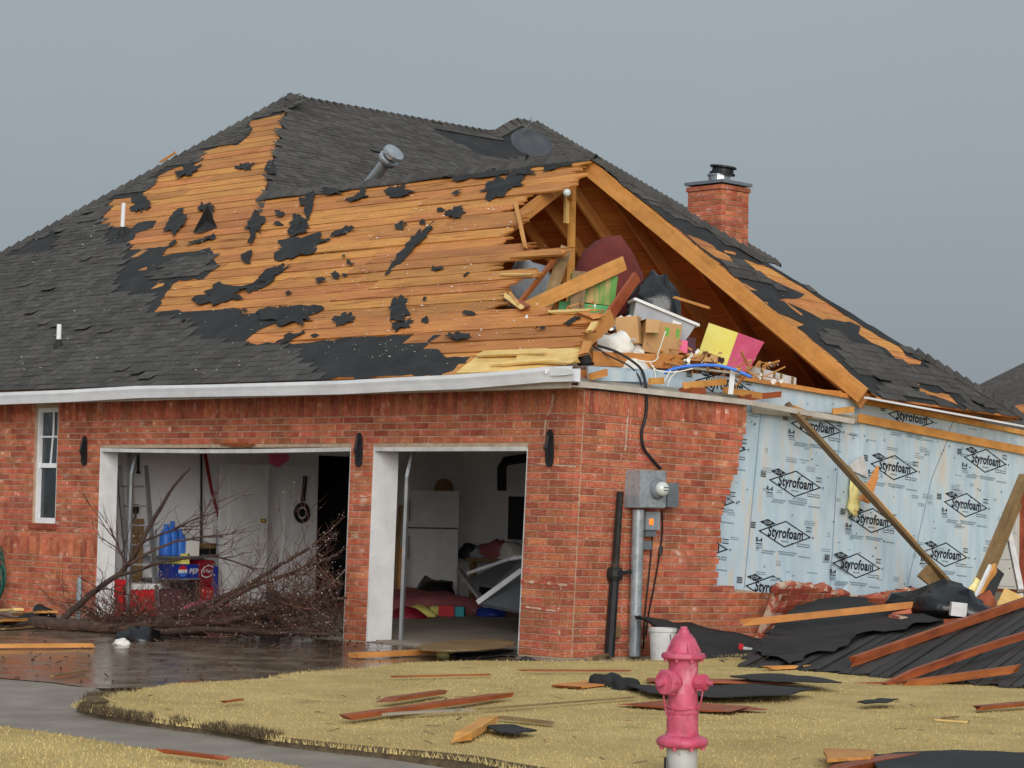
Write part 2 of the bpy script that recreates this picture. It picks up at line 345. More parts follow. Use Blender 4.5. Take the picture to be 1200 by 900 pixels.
def cdt_mesh(face, outer, holes, n=0.0, wob=.0, seg=.25, thick=0.0, lift=0.0):
    """flat irregular sheet on a face: outer rings (uv) minus holes, edges roughened"""
    vs = []; es = []
    def ring(poly):
        out = []
        for i in range(len(poly)):
            a = poly[i]; b = poly[(i + 1) % len(poly)]; d = math.hypot(b[0] - a[0], b[1] - a[1]); k = max(1, int(d / seg))
            for j in range(k):
                t = j / k; x = a[0] + (b[0] - a[0]) * t; y = a[1] + (b[1] - a[1]) * t
                out.append((x + rnd(-wob, wob), y + rnd(-wob, wob)))
        return out
    O = [ring(p) for p in outer]; H = [ring(p) for p in holes]
    for r_ in O + H:
        k = len(vs); vs += [V((p[0], p[1])) for p in r_]; es += [(k + i, k + (i + 1) % len(r_)) for i in range(len(r_))]
    xs = [p[0] for r_ in O for p in r_]; ys = [p[1] for r_ in O for p in r_]
    st = .45
    for i in range(int((max(xs) - min(xs)) / st)):
        for j in range(int((max(ys) - min(ys)) / st)):
            x = min(xs) + (i + .5 + rnd(-.3, .3)) * st; y = min(ys) + (j + .5 + rnd(-.3, .3)) * st
            if any(inpoly(x, y, r_) for r_ in O): vs.append(V((x, y)))
    ov, oe, of, _, _, _ = delaunay_2d_cdt(vs, es, [], 0, 1e-5)
    b = MB(); fs = []
    for f in of:
        cx = sum(ov[i].x for i in f) / len(f); cy = sum(ov[i].y for i in f) / len(f)
        if any(inpoly(cx, cy, r_) for r_ in O) and not any(inpoly(cx, cy, r_) for r_ in H): fs.append(tuple(f))
    used = sorted({i for f in fs for i in f}); mp = {k: i for i, k in enumerate(used)}
    b.add([face.P(ov[i].x, ov[i].y, n + (mnoise.noise(V((ov[i].x * 1.7, ov[i].y * 1.7, 3.1))) * .012 if thick == 0 else 0) + rnd(0, lift) + lift * max(0, mnoise.noise(V((ov[i].x * 4, ov[i].y * 4, 6))))) for i in used], [tuple(mp[i] for i in f) for f in fs])
    return b

# ================================================================== GROUND
def sheet(name, poly, z, m_, sub=None):
    b = MB(); b.add([(p[0], p[1], z) for p in poly], [tuple(range(len(poly)))]); return struct(b.build(name, m_))
sheet('ground', [(-900, -900), (900, -900), (900, 900), (-900, 900)], -.06, 'earth')
sheet('driveway', [(-18, -9.4), (.5, -9.4), (.5, .35), (-18, .35)], -.012, 'concrete')
def gp(*pts): return [tuple(gnd(x, y)[:2]) for x, y in pts]
# sheet of standing water in front of the garage doors
pud = gp((-40, 722), (120, 728), (420, 752), (600, 770), (668, 776), (660, 784), (450, 792), (330, 800), (200, 806), (110, 806), (60, 799), (0, 794), (-40, 793))
pud = [(x, min(y, -.02)) for x, y in pud]
sheet('puddle', pud, -.004, 'puddle')
# pavement crossing in front
wk = gp((-60, 796), (110, 806), (230, 850), (340, 872), (600, 912), (900, 960), (900, 1010), (330, 902), (0, 852), (-60, 843))
sheet('sidewalk', wk, .0, 'concrete')
jb = MB()
for x in (60, 200, 330):
    a, b_ = gnd(x - 32, 800 + x * .17 + 8), gnd(x + 28, 800 + x * .17 + 46)

# lawns with a soft raised edge
def lawn(name, ring, h=.06, seed=0):
    """raised turf: ring of ground points, rounded rim"""
    pts = []
    for i in range(len(ring)):
        a = ring[i]; b = ring[(i + 1) % len(ring)]; d = math.hypot(b[0] - a[0], b[1] - a[1]); k = max(1, min(40, int(d / .22)))
        for j in range(k):
            t = j / k; x = a[0] + (b[0] - a[0]) * t; y = a[1] + (b[1] - a[1]) * t
            q = mnoise.noise(V((x * .9, y * .9, seed))) * .2 + mnoise.noise(V((x * 5, y * 5, seed))) * .03
            pts.append((x + q, y + q * .7))
    n = len(pts); cx = sum(p[0] for p in pts) / n; cy = sum(p[1] for p in pts) / n
    area = sum(pts[i][0] * pts[(i + 1) % n][1] - pts[(i + 1) % n][0] * pts[i][1] for i in range(n))
    sg = 1 if area > 0 else -1
    inner = []
    for i in range(n):
        dx = pts[(i + 1) % n][0] - pts[i - 1][0]; dy = pts[(i + 1) % n][1] - pts[i - 1][1]; l = math.hypot(dx, dy) or 1
        inner.append((pts[i][0] - sg * dy / l * .05, pts[i][1] + sg * dx / l * .05))
    vs = [V(p) for p in inner]; es = [(i, (i + 1) % n) for i in range(n)]
    xs = [p[0] for p in pts]; ys = [p[1] for p in pts]
    st = .6
    for i in range(int((max(xs) - min(xs)) / st)):
        for j in range(int((max(ys) - min(ys)) / st)):
            x = min(xs) + (i + rnd(.2, .8)) * st; y = min(ys) + (j + rnd(.2, .8)) * st
            if inpoly(x, y, inner): vs.append(V((x, y)))
    ov, oe, of, _, _, _ = delaunay_2d_cdt(vs, es, [], 1, 1e-4)
    b = MB()
    b.add([(p.x, p.y, lawn_z(p.x, p.y, h)) for p in ov], of)
    t = b.build(name, 'grass', smooth=True); struct(t)
    rim = MB()
    for i in range(n):
        a, c = pts[i], pts[(i + 1) % n]; ia, ic = inner[i], inner[(i + 1) % n]
        rim.add([(a[0], a[1], -.03), (c[0], c[1], -.03), (ic[0], ic[1], lawn_z(ic[0], ic[1], h) + .001), (ia[0], ia[1], lawn_z(ia[0], ia[1], h) + .001)], [(0, 1, 2, 3)])
    struct(rim.build('lawn_edge_soil', 'soil', smooth=True))
    return pts, inner
def lawn_z(x, y, h=.06): return h + mnoise.noise(V((x * .35, y * .35, 1.7))) * .035
ring1 = gp((86, 834), (130, 822), (200, 811), (300, 803), (380, 794), (450, 787), (560, 782), (660, 782), (740, 781), (830, 781)) \
    + [(1.2, .6), (1.0, 6), (1.0, 14), (40, 14), (40, -14), (12.5, -14)] + gp((700, 925), (560, 902), (450, 890), (330, 874), (200, 857), (130, 843))
L1, L1i = lawn('lawn', ring1)
ring2 = gp((-120, 838), (0, 858), (150, 880), (330, 905), (600, 950)) + [(9.2, -16.5), (-6, -16.5)]
L2, L2i = lawn('lawn', ring2, .05, 4)

# grass blades
def blades(name, n, pick, zf, hmin, hmax, mt='blade'):
    co = np.empty((n * 3, 3), np.float32)
    for i in range(n):
        x, y = pick(); z = zf(x, y) - .01; h = rnd(hmin, hmax); a = rnd(0, 6.283); wd = rnd(.003, .007)
        lx, ly = rnd(-.7, .7) * h, rnd(-.7, .7) * h; c, s_ = math.cos(a) * wd, math.sin(a) * wd
        co[3 * i] = (x - c, y - s_, z); co[3 * i + 1] = (x + c, y + s_, z); co[3 * i + 2] = (x + lx, y + ly, z + h)
    me = bpy.data.meshes.new(name); me.vertices.add(3 * n); me.vertices.foreach_set('co', co.ravel())
    me.loops.add(3 * n); me.loops.foreach_set('vertex_index', np.arange(3 * n, dtype=np.int32))
    me.polygons.add(n); me.polygons.foreach_set('loop_start', np.arange(0, 3 * n, 3, dtype=np.int32))
    me.update(calc_edges=True); me.validate()
    o = obj(name, me, mt, None, 'stuff'); return o
def pick_px(poly, x0, x1, y0, y1):
    def f():
        while True:
            g = gnd(rnd(x0, x1), rnd(y0, y1), .06)
            if inpoly(g.x, g.y, poly): return g.x, g.y
    return f
def pick_edge(poly, sp):
    n = len(poly)
    def f():
        while True:
            i = random.randrange(n); a, b = poly[i], poly[(i + 1) % n]; t = random.random()
            if math.hypot(a[0] - b[0], a[1] - b[1]) > .6: continue
            return a[0] + (b[0] - a[0]) * t + rnd(-sp, sp), a[1] + (b[1] - a[1]) * t + rnd(-sp, sp)
    return f
g_ = blades('dry_grass', 120000, pick_px(L1i, -40, 1300, 772, 960), lawn_z, .008, .024)
tag(g_, 'short straw yellow dormant grass covering the front lawn', 'grass')
g_ = blades('dry_grass', 16000, pick_edge(L1i, .06), lambda x, y: .045, .015, .05)
tag(g_, 'longer shaggy grass tufts hanging over the lawn edge', 'grass')
g_ = blades('dry_grass', 22000, pick_px(L2i, -60, 480, 835, 960), lambda x, y: lawn_z(x, y, .05), .01, .032)
tag(g_, 'dry yellow grass on the strip beyond the sidewalk', 'grass')

def sod():
    while True:
        x, y = pick_edge(L1i, .09)(); q = proj((x, y, .03))
        if 90 < q[0] < 560 and q[1] > 815 and mnoise.noise(V((x * 1.1, y * 1.1, 9))) > .02 + (.2 if q[0] > 300 else 0) - (.3 if 200 < q[0] < 265 else 0): return x, y
g_ = blades('bare_roots', 2600, sod, lambda x, y: .05, .02, .07, 'soil')
tag(g_, 'torn dark roots and soil along the lawn edge', 'roots')
# ================================================================== HOUSE
house = thing('brick_house', 'storm wrecked red brick house with torn open roof and two garage openings', 'house')
MP = .667                                # main roof pitch
EZ = 2.92                                # eave height
al = math.atan(MP)
FA = Face((0, -.4, EZ), (1, 0, 0), (0, math.cos(al), math.sin(al)))
RG = on(690, 184, FA.o, FA.n)            # end of garage ridge (about -3.7, 4.2, 6)
AP = on(340, 114, FA.o, FA.n)            # main apex
HB = on(310, 231, FA.o, FA.n)            # where the hip meets the garage ridge
RY, RZ = RG.y, RG.z
HB = V((HB.x, RY, RZ))
mC = (AP.z - HB.z) / (HB.x - AP.x)
ac = math.atan(mC)
FC = Face((AP.x, AP.y, AP.z), (0, 1, 0), (-math.cos(ac), 0, math.sin(ac)))   # face towards +x, v=0 on the ridge, v<0 below
EBX = .3
mB = (RZ - EZ) / (EBX - RG.x); ab = math.atan(mB)
SAG = -.035
FB = Face((EBX, RY, EZ), (0, 1, SAG), (-math.cos(ab), 0, math.sin(ab)))        # hip face over the foam wall, v=0 on the eave
BACK = 8.1
FD = Face((0, BACK, EZ - .16), (-1, 0, 0), (0, RY - BACK, RZ - EZ + .14))         # rear slope of the garage wing
slA = (RY + .4) / math.cos(al); slD = math.hypot(BACK - RY, RZ - EZ + .14)

def lean(p):
    k = max(0.0, .042 * (1 + p[0] / 7.5)) * max(0, min(1, p[2] / 2.8)) * 2.8
    return V((p[0] + k, p[1], p[2]))

# ---------------------------------------------------------------- brick walls
OP = [(-8.22, -3.44, 2.17), (-3.06, -.68, 2.17)]          # garage openings x0, x1, top
wa = on(40, 545, (0, 0, 0), (0, 1, 0)); wb = on(66, 545, (0, 0, 0), (0, 1, 0))
WX0, WX1 = wa.x, wb.x; WZ0 = on(50, 613, (0, 0, 0), (0, 1, 0)).z; WZ1 = on(52, 478, (0, 0, 0), (0, 1, 0)).z
WTOP = 2.76
mo = MB()
def mslab(x0, x1, z0, z1):
    k = max(1, int((x1 - x0) / 1.0))
    for i in range(k):
        a = x0 + (x1 - x0) * i / k; b = x0 + (x1 - x0) * (i + 1) / k
        q = [lean((x, y, z)) for z in (z0, z1) for x, y in ((a, .008), (b, .008), (b, .13), (a, .13))]
        mo.hexa(q)
XL = -17.0
mslab(XL, WX0, -.05, WTOP); mslab(WX0, WX1, -.05, WZ0); mslab(WX0, WX1, WZ1, WTOP); mslab(WX1, OP[0][0], -.05, WTOP)
mslab(OP[0][0], OP[0][1], OP[0][2], WTOP); mslab(OP[0][1], OP[1][0], -.05, WTOP); mslab(OP[1][0], OP[1][1], OP[1][2], WTOP); mslab(OP[1][1], -.01, -.05, WTOP)
wall_a = mo.build('brick_wall', 'mortar', house, label='front brick wall with two garage openings')
# side wall core, only where the veneer still stands
EDGE_B = [(864, 478), (866, 500), (861, 530), (858, 552), (852, 566), (846, 582), (842, 600), (841, 625), (838, 650), (836, 688), (880, 692), (905, 697), (912, 716), (925, 745), (925, 800), (600, 800), (600, 440)]
FBW = Face((0, 0, 0), (0, 1, -.018), (.0, 0, 1))
def eb_u(px_y):
    for i in range(len(EDGE_B) - 8):
        if EDGE_B[i][1] <= px_y <= EDGE_B[i + 1][1]:
            t = (px_y - EDGE_B[i][1]) / (EDGE_B[i + 1][1] - EDGE_B[i][1]); return EDGE_B[i][0] + (EDGE_B[i + 1][0] - EDGE_B[i][0]) * t
    return EDGE_B[0][0]
mo = MB()
pl = [FBW.uv(x, y) for x, y in [(p[0] - 3, p[1]) for p in EDGE_B[:13]]]
poly = [(.098, -.05), (pl[-1][0], -.05)] + pl[::-1] + [(pl[0][0], WTOP), (.098, WTOP)]
mo.prism([lean(FBW.P(u, v, -.008)) for u, v in poly], (-.1, 0, 0))
wall_b = mo.build('brick_wall', 'mortar', house, label='side brick wall with torn edge beside the blue foam')

CH, BL, J = .0762, .254, .010
specs = []      # (centre, axes matrix, length, height, wall)
def bspec(face, u, v, l, h, wall, dep=0.0):
    p = lean(face.P(u, v, -.045 + dep))
    specs.append((p, face, l, h, wall))
def row_bricks(face, u0, u1, v, wall, ok, off, jit=.0015):
    u = u0 - off
    while u < u1:
        a, b = max(u, u0), min(u + BL, u1)
        if u1 - b < .06: b = u1
        if u + BL < u1 and u1 - (u + BL) < .06: u = u1
        if b - a > .045 and ok((a + b) / 2, v + CH / 2): bspec(face, (a + b) / 2, v + CH / 2, b - a - J, CH - J, wall, rnd(-jit, jit * 1.5))
        u += BL
def soldiers(face, u0, u1, v, wall, ok):
    n = int(round((u1 - u0) / CH)); w_ = (u1 - u0) / n
    for i in range(n):
        u = u0 + (i + .5) * w_
        if ok(u, v + .125): bspec(face, u, v + .127, w_ - J, .244, wall, rnd(-.002, .003))
FAW = Face((0, 0, 0), (1, 0, 0), (0, 0, 1))
def okA(u, v):
    for x0, x1, zt in OP:
        if x0 < u < x1 and v < zt: return False
    return not (WX0 - .02 < u < WX1 + .02 and WZ0 - .05 < v < WZ1 + .02)
def spans(v):
    cuts = [(x0, x1) for x0, x1, zt in OP if v < zt - .01]
    if WZ0 - .08 < v < WZ1: cuts = [(WX0 - .012, WX1 + .012)] + cuts
    s_ = XL; out = []
    for a, b in cuts: out.append((s_, a)); s_ = b
    out.append((s_, 0)); return out
for i in range(33):
    v = i * CH
    if i in (10, 11, 12):      # soldier band under the window
        for a, b in spans(v):
            if a < -8.4 and i == 10: soldiers(FAW, a, b, v, wall_a, lambda u, v_: True)
            if a >= -8.4: row_bricks(FAW, a, b, v, wall_a, lambda u, v_: True, BL * .5 * (i % 2))
        continue
    for a, b in spans(v): row_bricks(FAW, a, b, v, wall_a, lambda u, v_: True, BL * .5 * (i % 2) + (.06 if a > -4 else 0))
for a, b in spans(2.52): soldiers(FAW, a, b, 33 * CH, wall_a, lambda u, v_: True)
def okB(u, v):
    x, y = proj(FBW.P(u, v)); return inpoly(x, y, EDGE_B)
def edgeB(v):
    u = .2
    while u < 4.2 and okB(u, v): u += .02
    return u + rnd(-.035, .03)
for i in range(33): row_bricks(FBW, .1, edgeB((i + .5) * CH), i * CH, wall_b, lambda u, v: True, BL * .5 * (i % 2) + .03)
soldiers(FBW, .1, 4.2, 33 * CH, wall_b, okB)
def brick_local():
    b = MB(); e = .006
    b.add([(-.5, -.5, -.045), (.5, -.5, -.045), (.5, .5, -.045), (-.5, .5, -.045),
           (-.5, -.5, .041), (.5, -.5, .041), (.5, .5, .041), (-.5, .5, .041),
           (-.482, -.46, .045), (.482, -.46, .045), (.482, .46, .045), (-.482, .46, .045)],
          [(0, 1, 5, 4), (1, 2, 6, 5), (2, 3, 7, 6), (3, 0, 4, 7), (4, 5, 9, 8), (5, 6, 10, 9), (6, 7, 11, 10), (7, 4, 8, 11), (8, 9, 10, 11)])
    return b
BRM = brick_local().mesh('brick'); BRM.materials.append(MATS['brick'])
specs.sort(key=lambda s_: (s_[0] - CAM).length)
rest = {}
unit = brick_local()
def emit_bricks(specs, n_single, matname='brick'):
    rest = {}
    for k, (p, face, l, h, wall) in enumerate(specs):
        mm = Matrix((face.u, face.n.cross(face.u), face.n)).transposed().to_4x4(); mm.translation = p
        if k < n_single:
            o = bpy.data.objects.new('brick', BRM); COL.objects.link(o); o.parent = wall
            o.matrix_basis = mm @ Matrix.Diagonal((l, h, 1, 1))
        else:
            b = rest.setdefault(wall.name, (wall, MB()))[1]
            b.add([mm @ V((x * l, y * h, z)) for x, y, z in unit.v], unit.f)
    for wl, b in rest.values():
        b.build('bricks', matname, wl, fix=False, kind='stuff')
emit_bricks(specs, 300)

# remaining house walls, hidden from the front but closing the volume
hw = MB(); hw.box(XL, XL + .13, .14, 19, -.05, 2.9); hw.box(XL + .13, -9.2, 18.9, 19, -.05, 2.9); hw.box(-9.8, -9.7, 8.5, 14.6, -.05, 5.4); hw.box(-9.2, -9.12, 7.4, 8.5, -.05, 2.9)
hw.build('rear_wall', 'brick_dark', house)
fl = MB(); fl.box(XL + .05, -.14, .14, BACK - .35, -.2, .012); fl.build('floor_slab', 'concrete', house)

# ---------------------------------------------------------------- window
wn = MB(); fw_ = .055
for (a, b, c, d) in ((WX0, WX0 + fw_, WZ0, WZ1), (WX1 - fw_, WX1, WZ0, WZ1), (WX0 + fw_, WX1 - fw_, WZ1 - fw_, WZ1), (WX0 + fw_, WX1 - fw_, WZ0, WZ0 + .07)):
    wn.box(a, b, .04, .12, c, d)
wm_ = (WZ0 + WZ1) / 2
wn.box(WX0 + fw_, WX1 - fw_, .05, .11, wm_ - .03, wm_ + .03)
win = wn.build('window', 'white_metal', house, label='narrow white framed window in the front brick wall')
xc = (WX0 + WX1) / 2
for nm, a, b in (('upper', wm_ + .03, WZ1 - fw_), ('lower', WZ0 + .07, wm_ - .03)):
    b_ = MB(); b_.box(WX0 + fw_, WX1 - fw_, .085, .09, a, b); b_.build('pane', 'glass', win)
b_ = MB(); b_.box(WX0 + fw_, WX1 - fw_, .062, .08, (wm_ + WZ1) / 2 - .012, (wm_ + WZ1) / 2 + .012)
b_.box(xc + .05, xc + .075, .064, .078, (wm_ + WZ1) / 2 + .012, WZ1 - fw_)
b_.bar((xc + .055, .07, (wm_ + WZ1) / 2 - .012), (xc + .02, .07, wm_ + .03), .02, .016, (0, 1, 0)); b_.build('muntin', 'white_metal', win)
b_ = MB(); b_.box(WX0 - .05, WX1 + .05, -.03, .1, WZ0 - .075, WZ0 - .004); b_.build('sill', 'brick_dark', win)
b_ = MB(); b_.box(WX0 - .3, WX1 + .3, 1.0, 1.02, .6, 2.7); b_.build('blind', 'white_dirty', win)

# ---------------------------------------------------------------- garage opening trim
for k, (x0, x1, zt) in enumerate(OP):
    dp = .26 if k == 0 else .36
    for nm, xa, xb in (('jamb', x0 + .002, x0 + .03), ('jamb', x1 - .028, x1 - .002)):
        b_ = MB(); y0 = .002 if xa < x1 - 1 else .02
        q = [lean((x, y, z)) for z in (0, zt) for x, y in ((xa, y0), (xb, y0), (xb, dp), (xa, dp))]; b_.hexa(q)
        b_.build(nm, 'white_paint' if xa < x1 - 1 else 'white_dirty', house)
    b_ = MB(); n = 8
    for i in range(n):
        a = x0 + .03 + (x1 - x0 - .06) * i / n; c = x0 + .03 + (x1 - x0 - .06) * (i + 1) / n
        dr = -.02 * math.sin(math.pi * i / n) if k == 0 else 0; dr2 = -.02 * math.sin(math.pi * (i + 1) / n) if k == 0 else 0
        q = [lean((x, y, z)) for zz in (0, 1) for x, y, z in ((a, -.004, zt - .045 * (1 - zz) + dr), (c, -.004, zt - .045 * (1 - zz) + dr2), (c, .3, zt - .045 * (1 - zz) + dr2), (a, .3, zt - .045 * (1 - zz) + dr))]
        b_.hexa(q)
    b_.build('header_trim', 'white_dirty', house)
    for xx in (x0 + .12, x1 - .1):
        b_ = MB(); pts = [(xx, .42, 0), (xx, .42, 1.85), (xx, .48, 2.1), (xx, .7, 2.32), (xx, 1.0, 2.4), (xx, 3.2, 2.42)]
        b_.tube([lean(p) for p in pts], .03, 5)
        b_.build('door_track', 'alu', house)
# splintered wood at the head of the wide opening
p = on(277, 521, (0, -.01, 0), (0, 1, 0))
b_ = MB()
for i in range(7): b_.bar(p + V((rnd(-.35, .1), -.006, rnd(-.02, .03))), p + V((rnd(.0, .4), -.012, rnd(-.03, .02))), .012, rnd(.01, .02))
b_.build('splintered_header', 'timber_red', house)
# three burnt looking lamp back plates beside the openings
for x, y in ((100, 528), (422, 527), (645.5, 525)):
    c = on(x, y, (0, 0, 0), (0, 1, 0)); b_ = MB()
    pr = [(-.19, .025), (-.15, .05), (-.05, .056), (.06, .05), (.13, .045), (.17, .03), (.19, .012)]
    ring = [(r, z) for z, r in pr] + [(-r, z) for z, r in pr[::-1]]
    b_.prism([c + V((a, -.008, z)) for a, z in ring], (0, -.02, 0)); b_.tube([c + V((0, -.03, -.12)), c + V((.006, -.075, .0)), c + V((0, -.04, .13))], [.016, .024, .016], 6)
    b_.build('lamp_plate', 'black', house)
# cracks through the brick
def crack(pts, face, w_=.012):
    b_ = MB()
    q = [lean(on(x, y, face.o, face.n) + face.n * .003) for x, y in pts]
    for a, b in zip(q, q[1:]): b_.bar(a, b, w_ * rnd(.6, 1.3), .004, face.n)
    b_.build('wall_crack', 'mortar_rough', house)
crack([(640, 470), (632, 492), (630, 520)], FAW, .02); crack([(640, 462), (638, 480)], FAW, .03)
crack([(726, 463), (727, 480), (726, 500), (725, 528)], FBW, .02)
crack([(608, 681), (640, 683), (666, 686)], FAW, .03); crack([(655, 686), (653, 712), (655, 745)], FAW, .016); crack([(615, 711), (650, 716)], FAW, .012)
crack([(622, 543), (655, 546), (668, 547)], FAW, .01)

# ---------------------------------------------------------------- eave, gutter, soffit
gl = [(-30, 462), (0, 460.5), (80, 457), (160, 452), (250, 450), (330, 448), (400, 446), (470, 442), (540, 439), (600, 434), (640, 430), (672, 429)]
PF = [on(x, y, (0, -.52, 0), (0, 1, 0)) for x, y in gl]; PF = [V((XL, -.52, PF[0].z))] + PF
# gutter : profile swept along
prof = [(.0, 0), (-.02, -.004), (-.024, -.04), (-.008, -.08), (.012, -.15), (.1, -.15), (.1, -.02)]
gt = MB(); pv = []
for i, p in enumerate(PF):
    w1 = mnoise.noise(V((p.x * 1.3, 0, 0))) * .012; w2 = mnoise.noise(V((p.x * 1.6, 5, 0))) * .015
    for a, b in prof: pv.append(V((p.x, p.y + a + w1, p.z + b * (1 + w2 * 6) + w2 * .6)))
n = len(prof)
gt.add(pv, [(i * n + j, i * n + j + 1, (i + 1) * n + j + 1, (i + 1) * n + j) for i in range(len(PF) - 1) for j in range(n - 1)])
gut = gt.build('gutter', 'white_metal', house, smooth=False, label='dented white gutter along the front eave')
b_ = MB(); b_.tube([PF[-1] + V((-.35, -.03, -.07)), PF[-1] + V((-.35, -.03, -.02))], .012, 5)
e = PF[-1]; b_.add([e + V((-.3, -.024, -.0)), e + V((-.02, -.03, -.03)), e + V((.05, -.02, -.075)), e + V((-.1, -.03, -.09)), e + V((-.3, -.02, -.09))], [(0, 1, 2, 3, 4)])
b_.build('crumpled_gutter_end', 'white_metal', gut)
b_ = MB(); b_.box(XL, -4, -.41, -.385, 2.735, 2.9); b_.box(-4, .37, -.41, -.385, 2.745, 2.9); b_.build('fascia', 'beige_trim', house)
b_ = MB(); b_.box(XL, .35, -.385, .004, 2.762, 2.775); b_.build('soffit', 'beige_trim', house)
# torn soffit strip along the side wall
p0 = on(679, 450, (.18, 0, 0), (1, 0, 0)); p1 = on(880, 472, (.18, 0, 0), (1, 0, 0)); p2 = on(1000, 494, (.12, 0, 0), (1, 0, 0))
b_ = MB(); b_.bar(p0, p1, .03, .055); b_.bar(p1, p2, .03, .06); b_.build('side_fascia', 'beige_trim', house)
b_ = MB(); b_.add([V((p0.x - .02, p0.y, p0.z + .03)), V((p1.x - .02, p1.y, p1.z + .03)), V((-.1, p1.y, p1.z + .1)), V((-.1, p0.y, p0.z + .1))], [(0, 1, 2, 3)]); b_.prism([V((p0.x - .02, p0.y, p0.z + .028)), V((p1.x - .02, p1.y, p1.z + .028)), V((-.02, p1.y, p1.z + .03)), V((-.02, p0.y, p0.z + .03))], (0, 0, -.012))
b_.build('side_soffit', 'wood_grey', house)

# ================================================================== ROOF
PW = .242                                         # board width
LU0 = FA.uv(0, 300); APU = FA.uv(340, 114); HBU = (HB.x, slA)
sl_left = (APU[0] - LU0[0]) / (APU[1] - LU0[1])
def left_u(v): return LU0[0] + sl_left * (v - LU0[1])
def right_hip_u(v): return HBU[0] + (APU[0] - HBU[0]) * (v - HBU[1]) / (APU[1] - HBU[1])
TORN = [(180, 690), (205, 683), (214, 676), (222, 641), (232, 620), (241, 601), (255, 618), (268, 601), (282, 594), (296, 668), (309, 586), (321, 630), (331, 604), (342, 599), (353, 592), (362, 642), (370, 702), (385, 690), (400, 684), (412, 678), (425, 675), (445, 673)]
def torn_u(v):
    u = .9
    while u > -8:
        x, y = proj(FA.P(u, v)); xe = min(TORN, key=lambda t: abs(t[0] - y))[1]
        if x <= xe: return u
        u -= .02
    return u
def plank(face, u0, u1, v, w_, m_, split=(0, 0), n0=-.011, tilt=0.0, dz=0.0, slant=(0, 0)):
    b = MB(); h = w_ / 2; t = .011
    L0, L1 = -(u1 - u0) / 2, (u1 - u0) / 2
    def end(x, sp, s_):
        if not sp: return [(x, -h), (x, h)]
        ys = [-h, -h * .72, -h * .45, -h * .2, h * .1, h * .36, h * .6, h * .8, h]
        return [(x + s_ * rnd(-sp, sp * .6) * (1 if i % 2 else .35), y) for i, y in enumerate(ys)]
    a = end(L1 , split[1], 1); c = end(L0, split[0], -1)
    a = [(x + slant[1] * (y / h), y) for x, y in a]; c = [(x + slant[0] * (y / h), y) for x, y in c]
    b.prism([(x, y, -t) for x, y in a + c[::-1]], (0, 0, 2 * t))
    mm = face.mat((u0 + u1) / 2, v, n0 + dz) @ Matrix.Rotation(tilt, 4, 'Z')
    return b.build('plank', m_, house, local=mm)
PALE_U = FA.uv(556, 420)[0]
rows_a = int(APU[1] / PW)
for r in range(rows_a):
    v = (r + .5) * PW
    ul = left_u(v) + .05
    torn = v < slA - .1
    ur = torn_u(v) if torn else right_hip_u(v) - .03
    if not torn and r * PW < slA - .02:       # the row under the ridge caps
        wr = slA - r * PW; u = ur
        while u < RG.x - .05:
            e_ = min(u + rnd(2, 4), RG.x + .02); plank(FA, u, e_ - .006, r * PW + wr / 2, wr - .008, 'plank'); u = e_
    if ur - ul < .4: continue
    u = ul; first = True
    while u < ur - .05:
        l = rnd(2.2, 4.6); e_ = u + l
        if ur - e_ < 1.2: e_ = ur
        if torn and r < 2 and u < PALE_U < e_ : e_ = PALE_U
        last = e_ >= ur - .001
        m_ = 'plank'
        if last and torn and r < 2: m_ = 'timber_pale'
        plank(FA, u, e_ - .01, v, PW - rnd(.014, .032), m_, (0, rnd(.12, .42) if last and torn else 0), tilt=rnd(-.0015, .0015) + (rnd(-.012, .004) if last and torn else 0),
              dz=rnd(-.003, .004) + (rnd(0, .02) if last and torn else 0), slant=(0, -.12 if last and not torn else 0))
        u = e_
# loose splinters along the torn edge
for (x0, y0, x1, y1, w_, mt) in ((585, 322, 628, 322, .03, 'timber_pale'), (604, 236, 616, 291, .05, 'timber'), (590, 345, 613, 362, .06, 'timber_pale'), (595, 340, 610, 360, .04, 'timber'), (606, 352, 622, 362, .05, 'timber_red'),
                                 (668, 362, 700, 372, .06, 'timber'), (640, 366, 692, 364, .05, 'timber_pale'), (596, 300, 664, 296, .12, 'plank'), (560, 415, 640, 412, .1, 'timber_pale'), (600, 420, 676, 424, .1, 'timber_pale'), (575, 427, 660, 421, .06, 'timber_pale'), (688, 392, 700, 374, .08, 'timber_pale'), (682, 420, 690, 398, .1, 'timber')):
    a = on(x0, y0, FA.P(0, 0, .03), FA.n); c = on(x1, y1, FA.P(0, 0, .06), FA.n)
    beam('splinter', a, c, w_, .025, mt, house, up=FA.n, split=.12)

# ---- hip face over the foam wall
vB = (RZ - EZ) / math.sin(ab)
RF = V((.1, 4.95, 3.0))                      # foot of the standing rafter
rfu = RF.y - RY
CU = BACK - RY                                 # far corner
def bl_u(v): return rfu * (1 - v / vB) + .0
def br_u(v): return CU * (1 - v / vB)
for r in range(int(vB / PW)):
    v = (r + .5) * PW; a, c = bl_u(v) + rnd(.03, .06), br_u(v) - .04
    if c - a < .25: continue
    u = a
    while u < c - .05:
        e_ = u + rnd(1.8, 3.5)
        if c - e_ < .9: e_ = c
        plank(FB, u, e_ - .006, v, PW - rnd(.006, .014), 'plank', (.03 if u == a else 0, 0), dz=rnd(-.002, .003), slant=(-.022 if u == a else 0, -.12 if e_ == c else 0)); u = e_
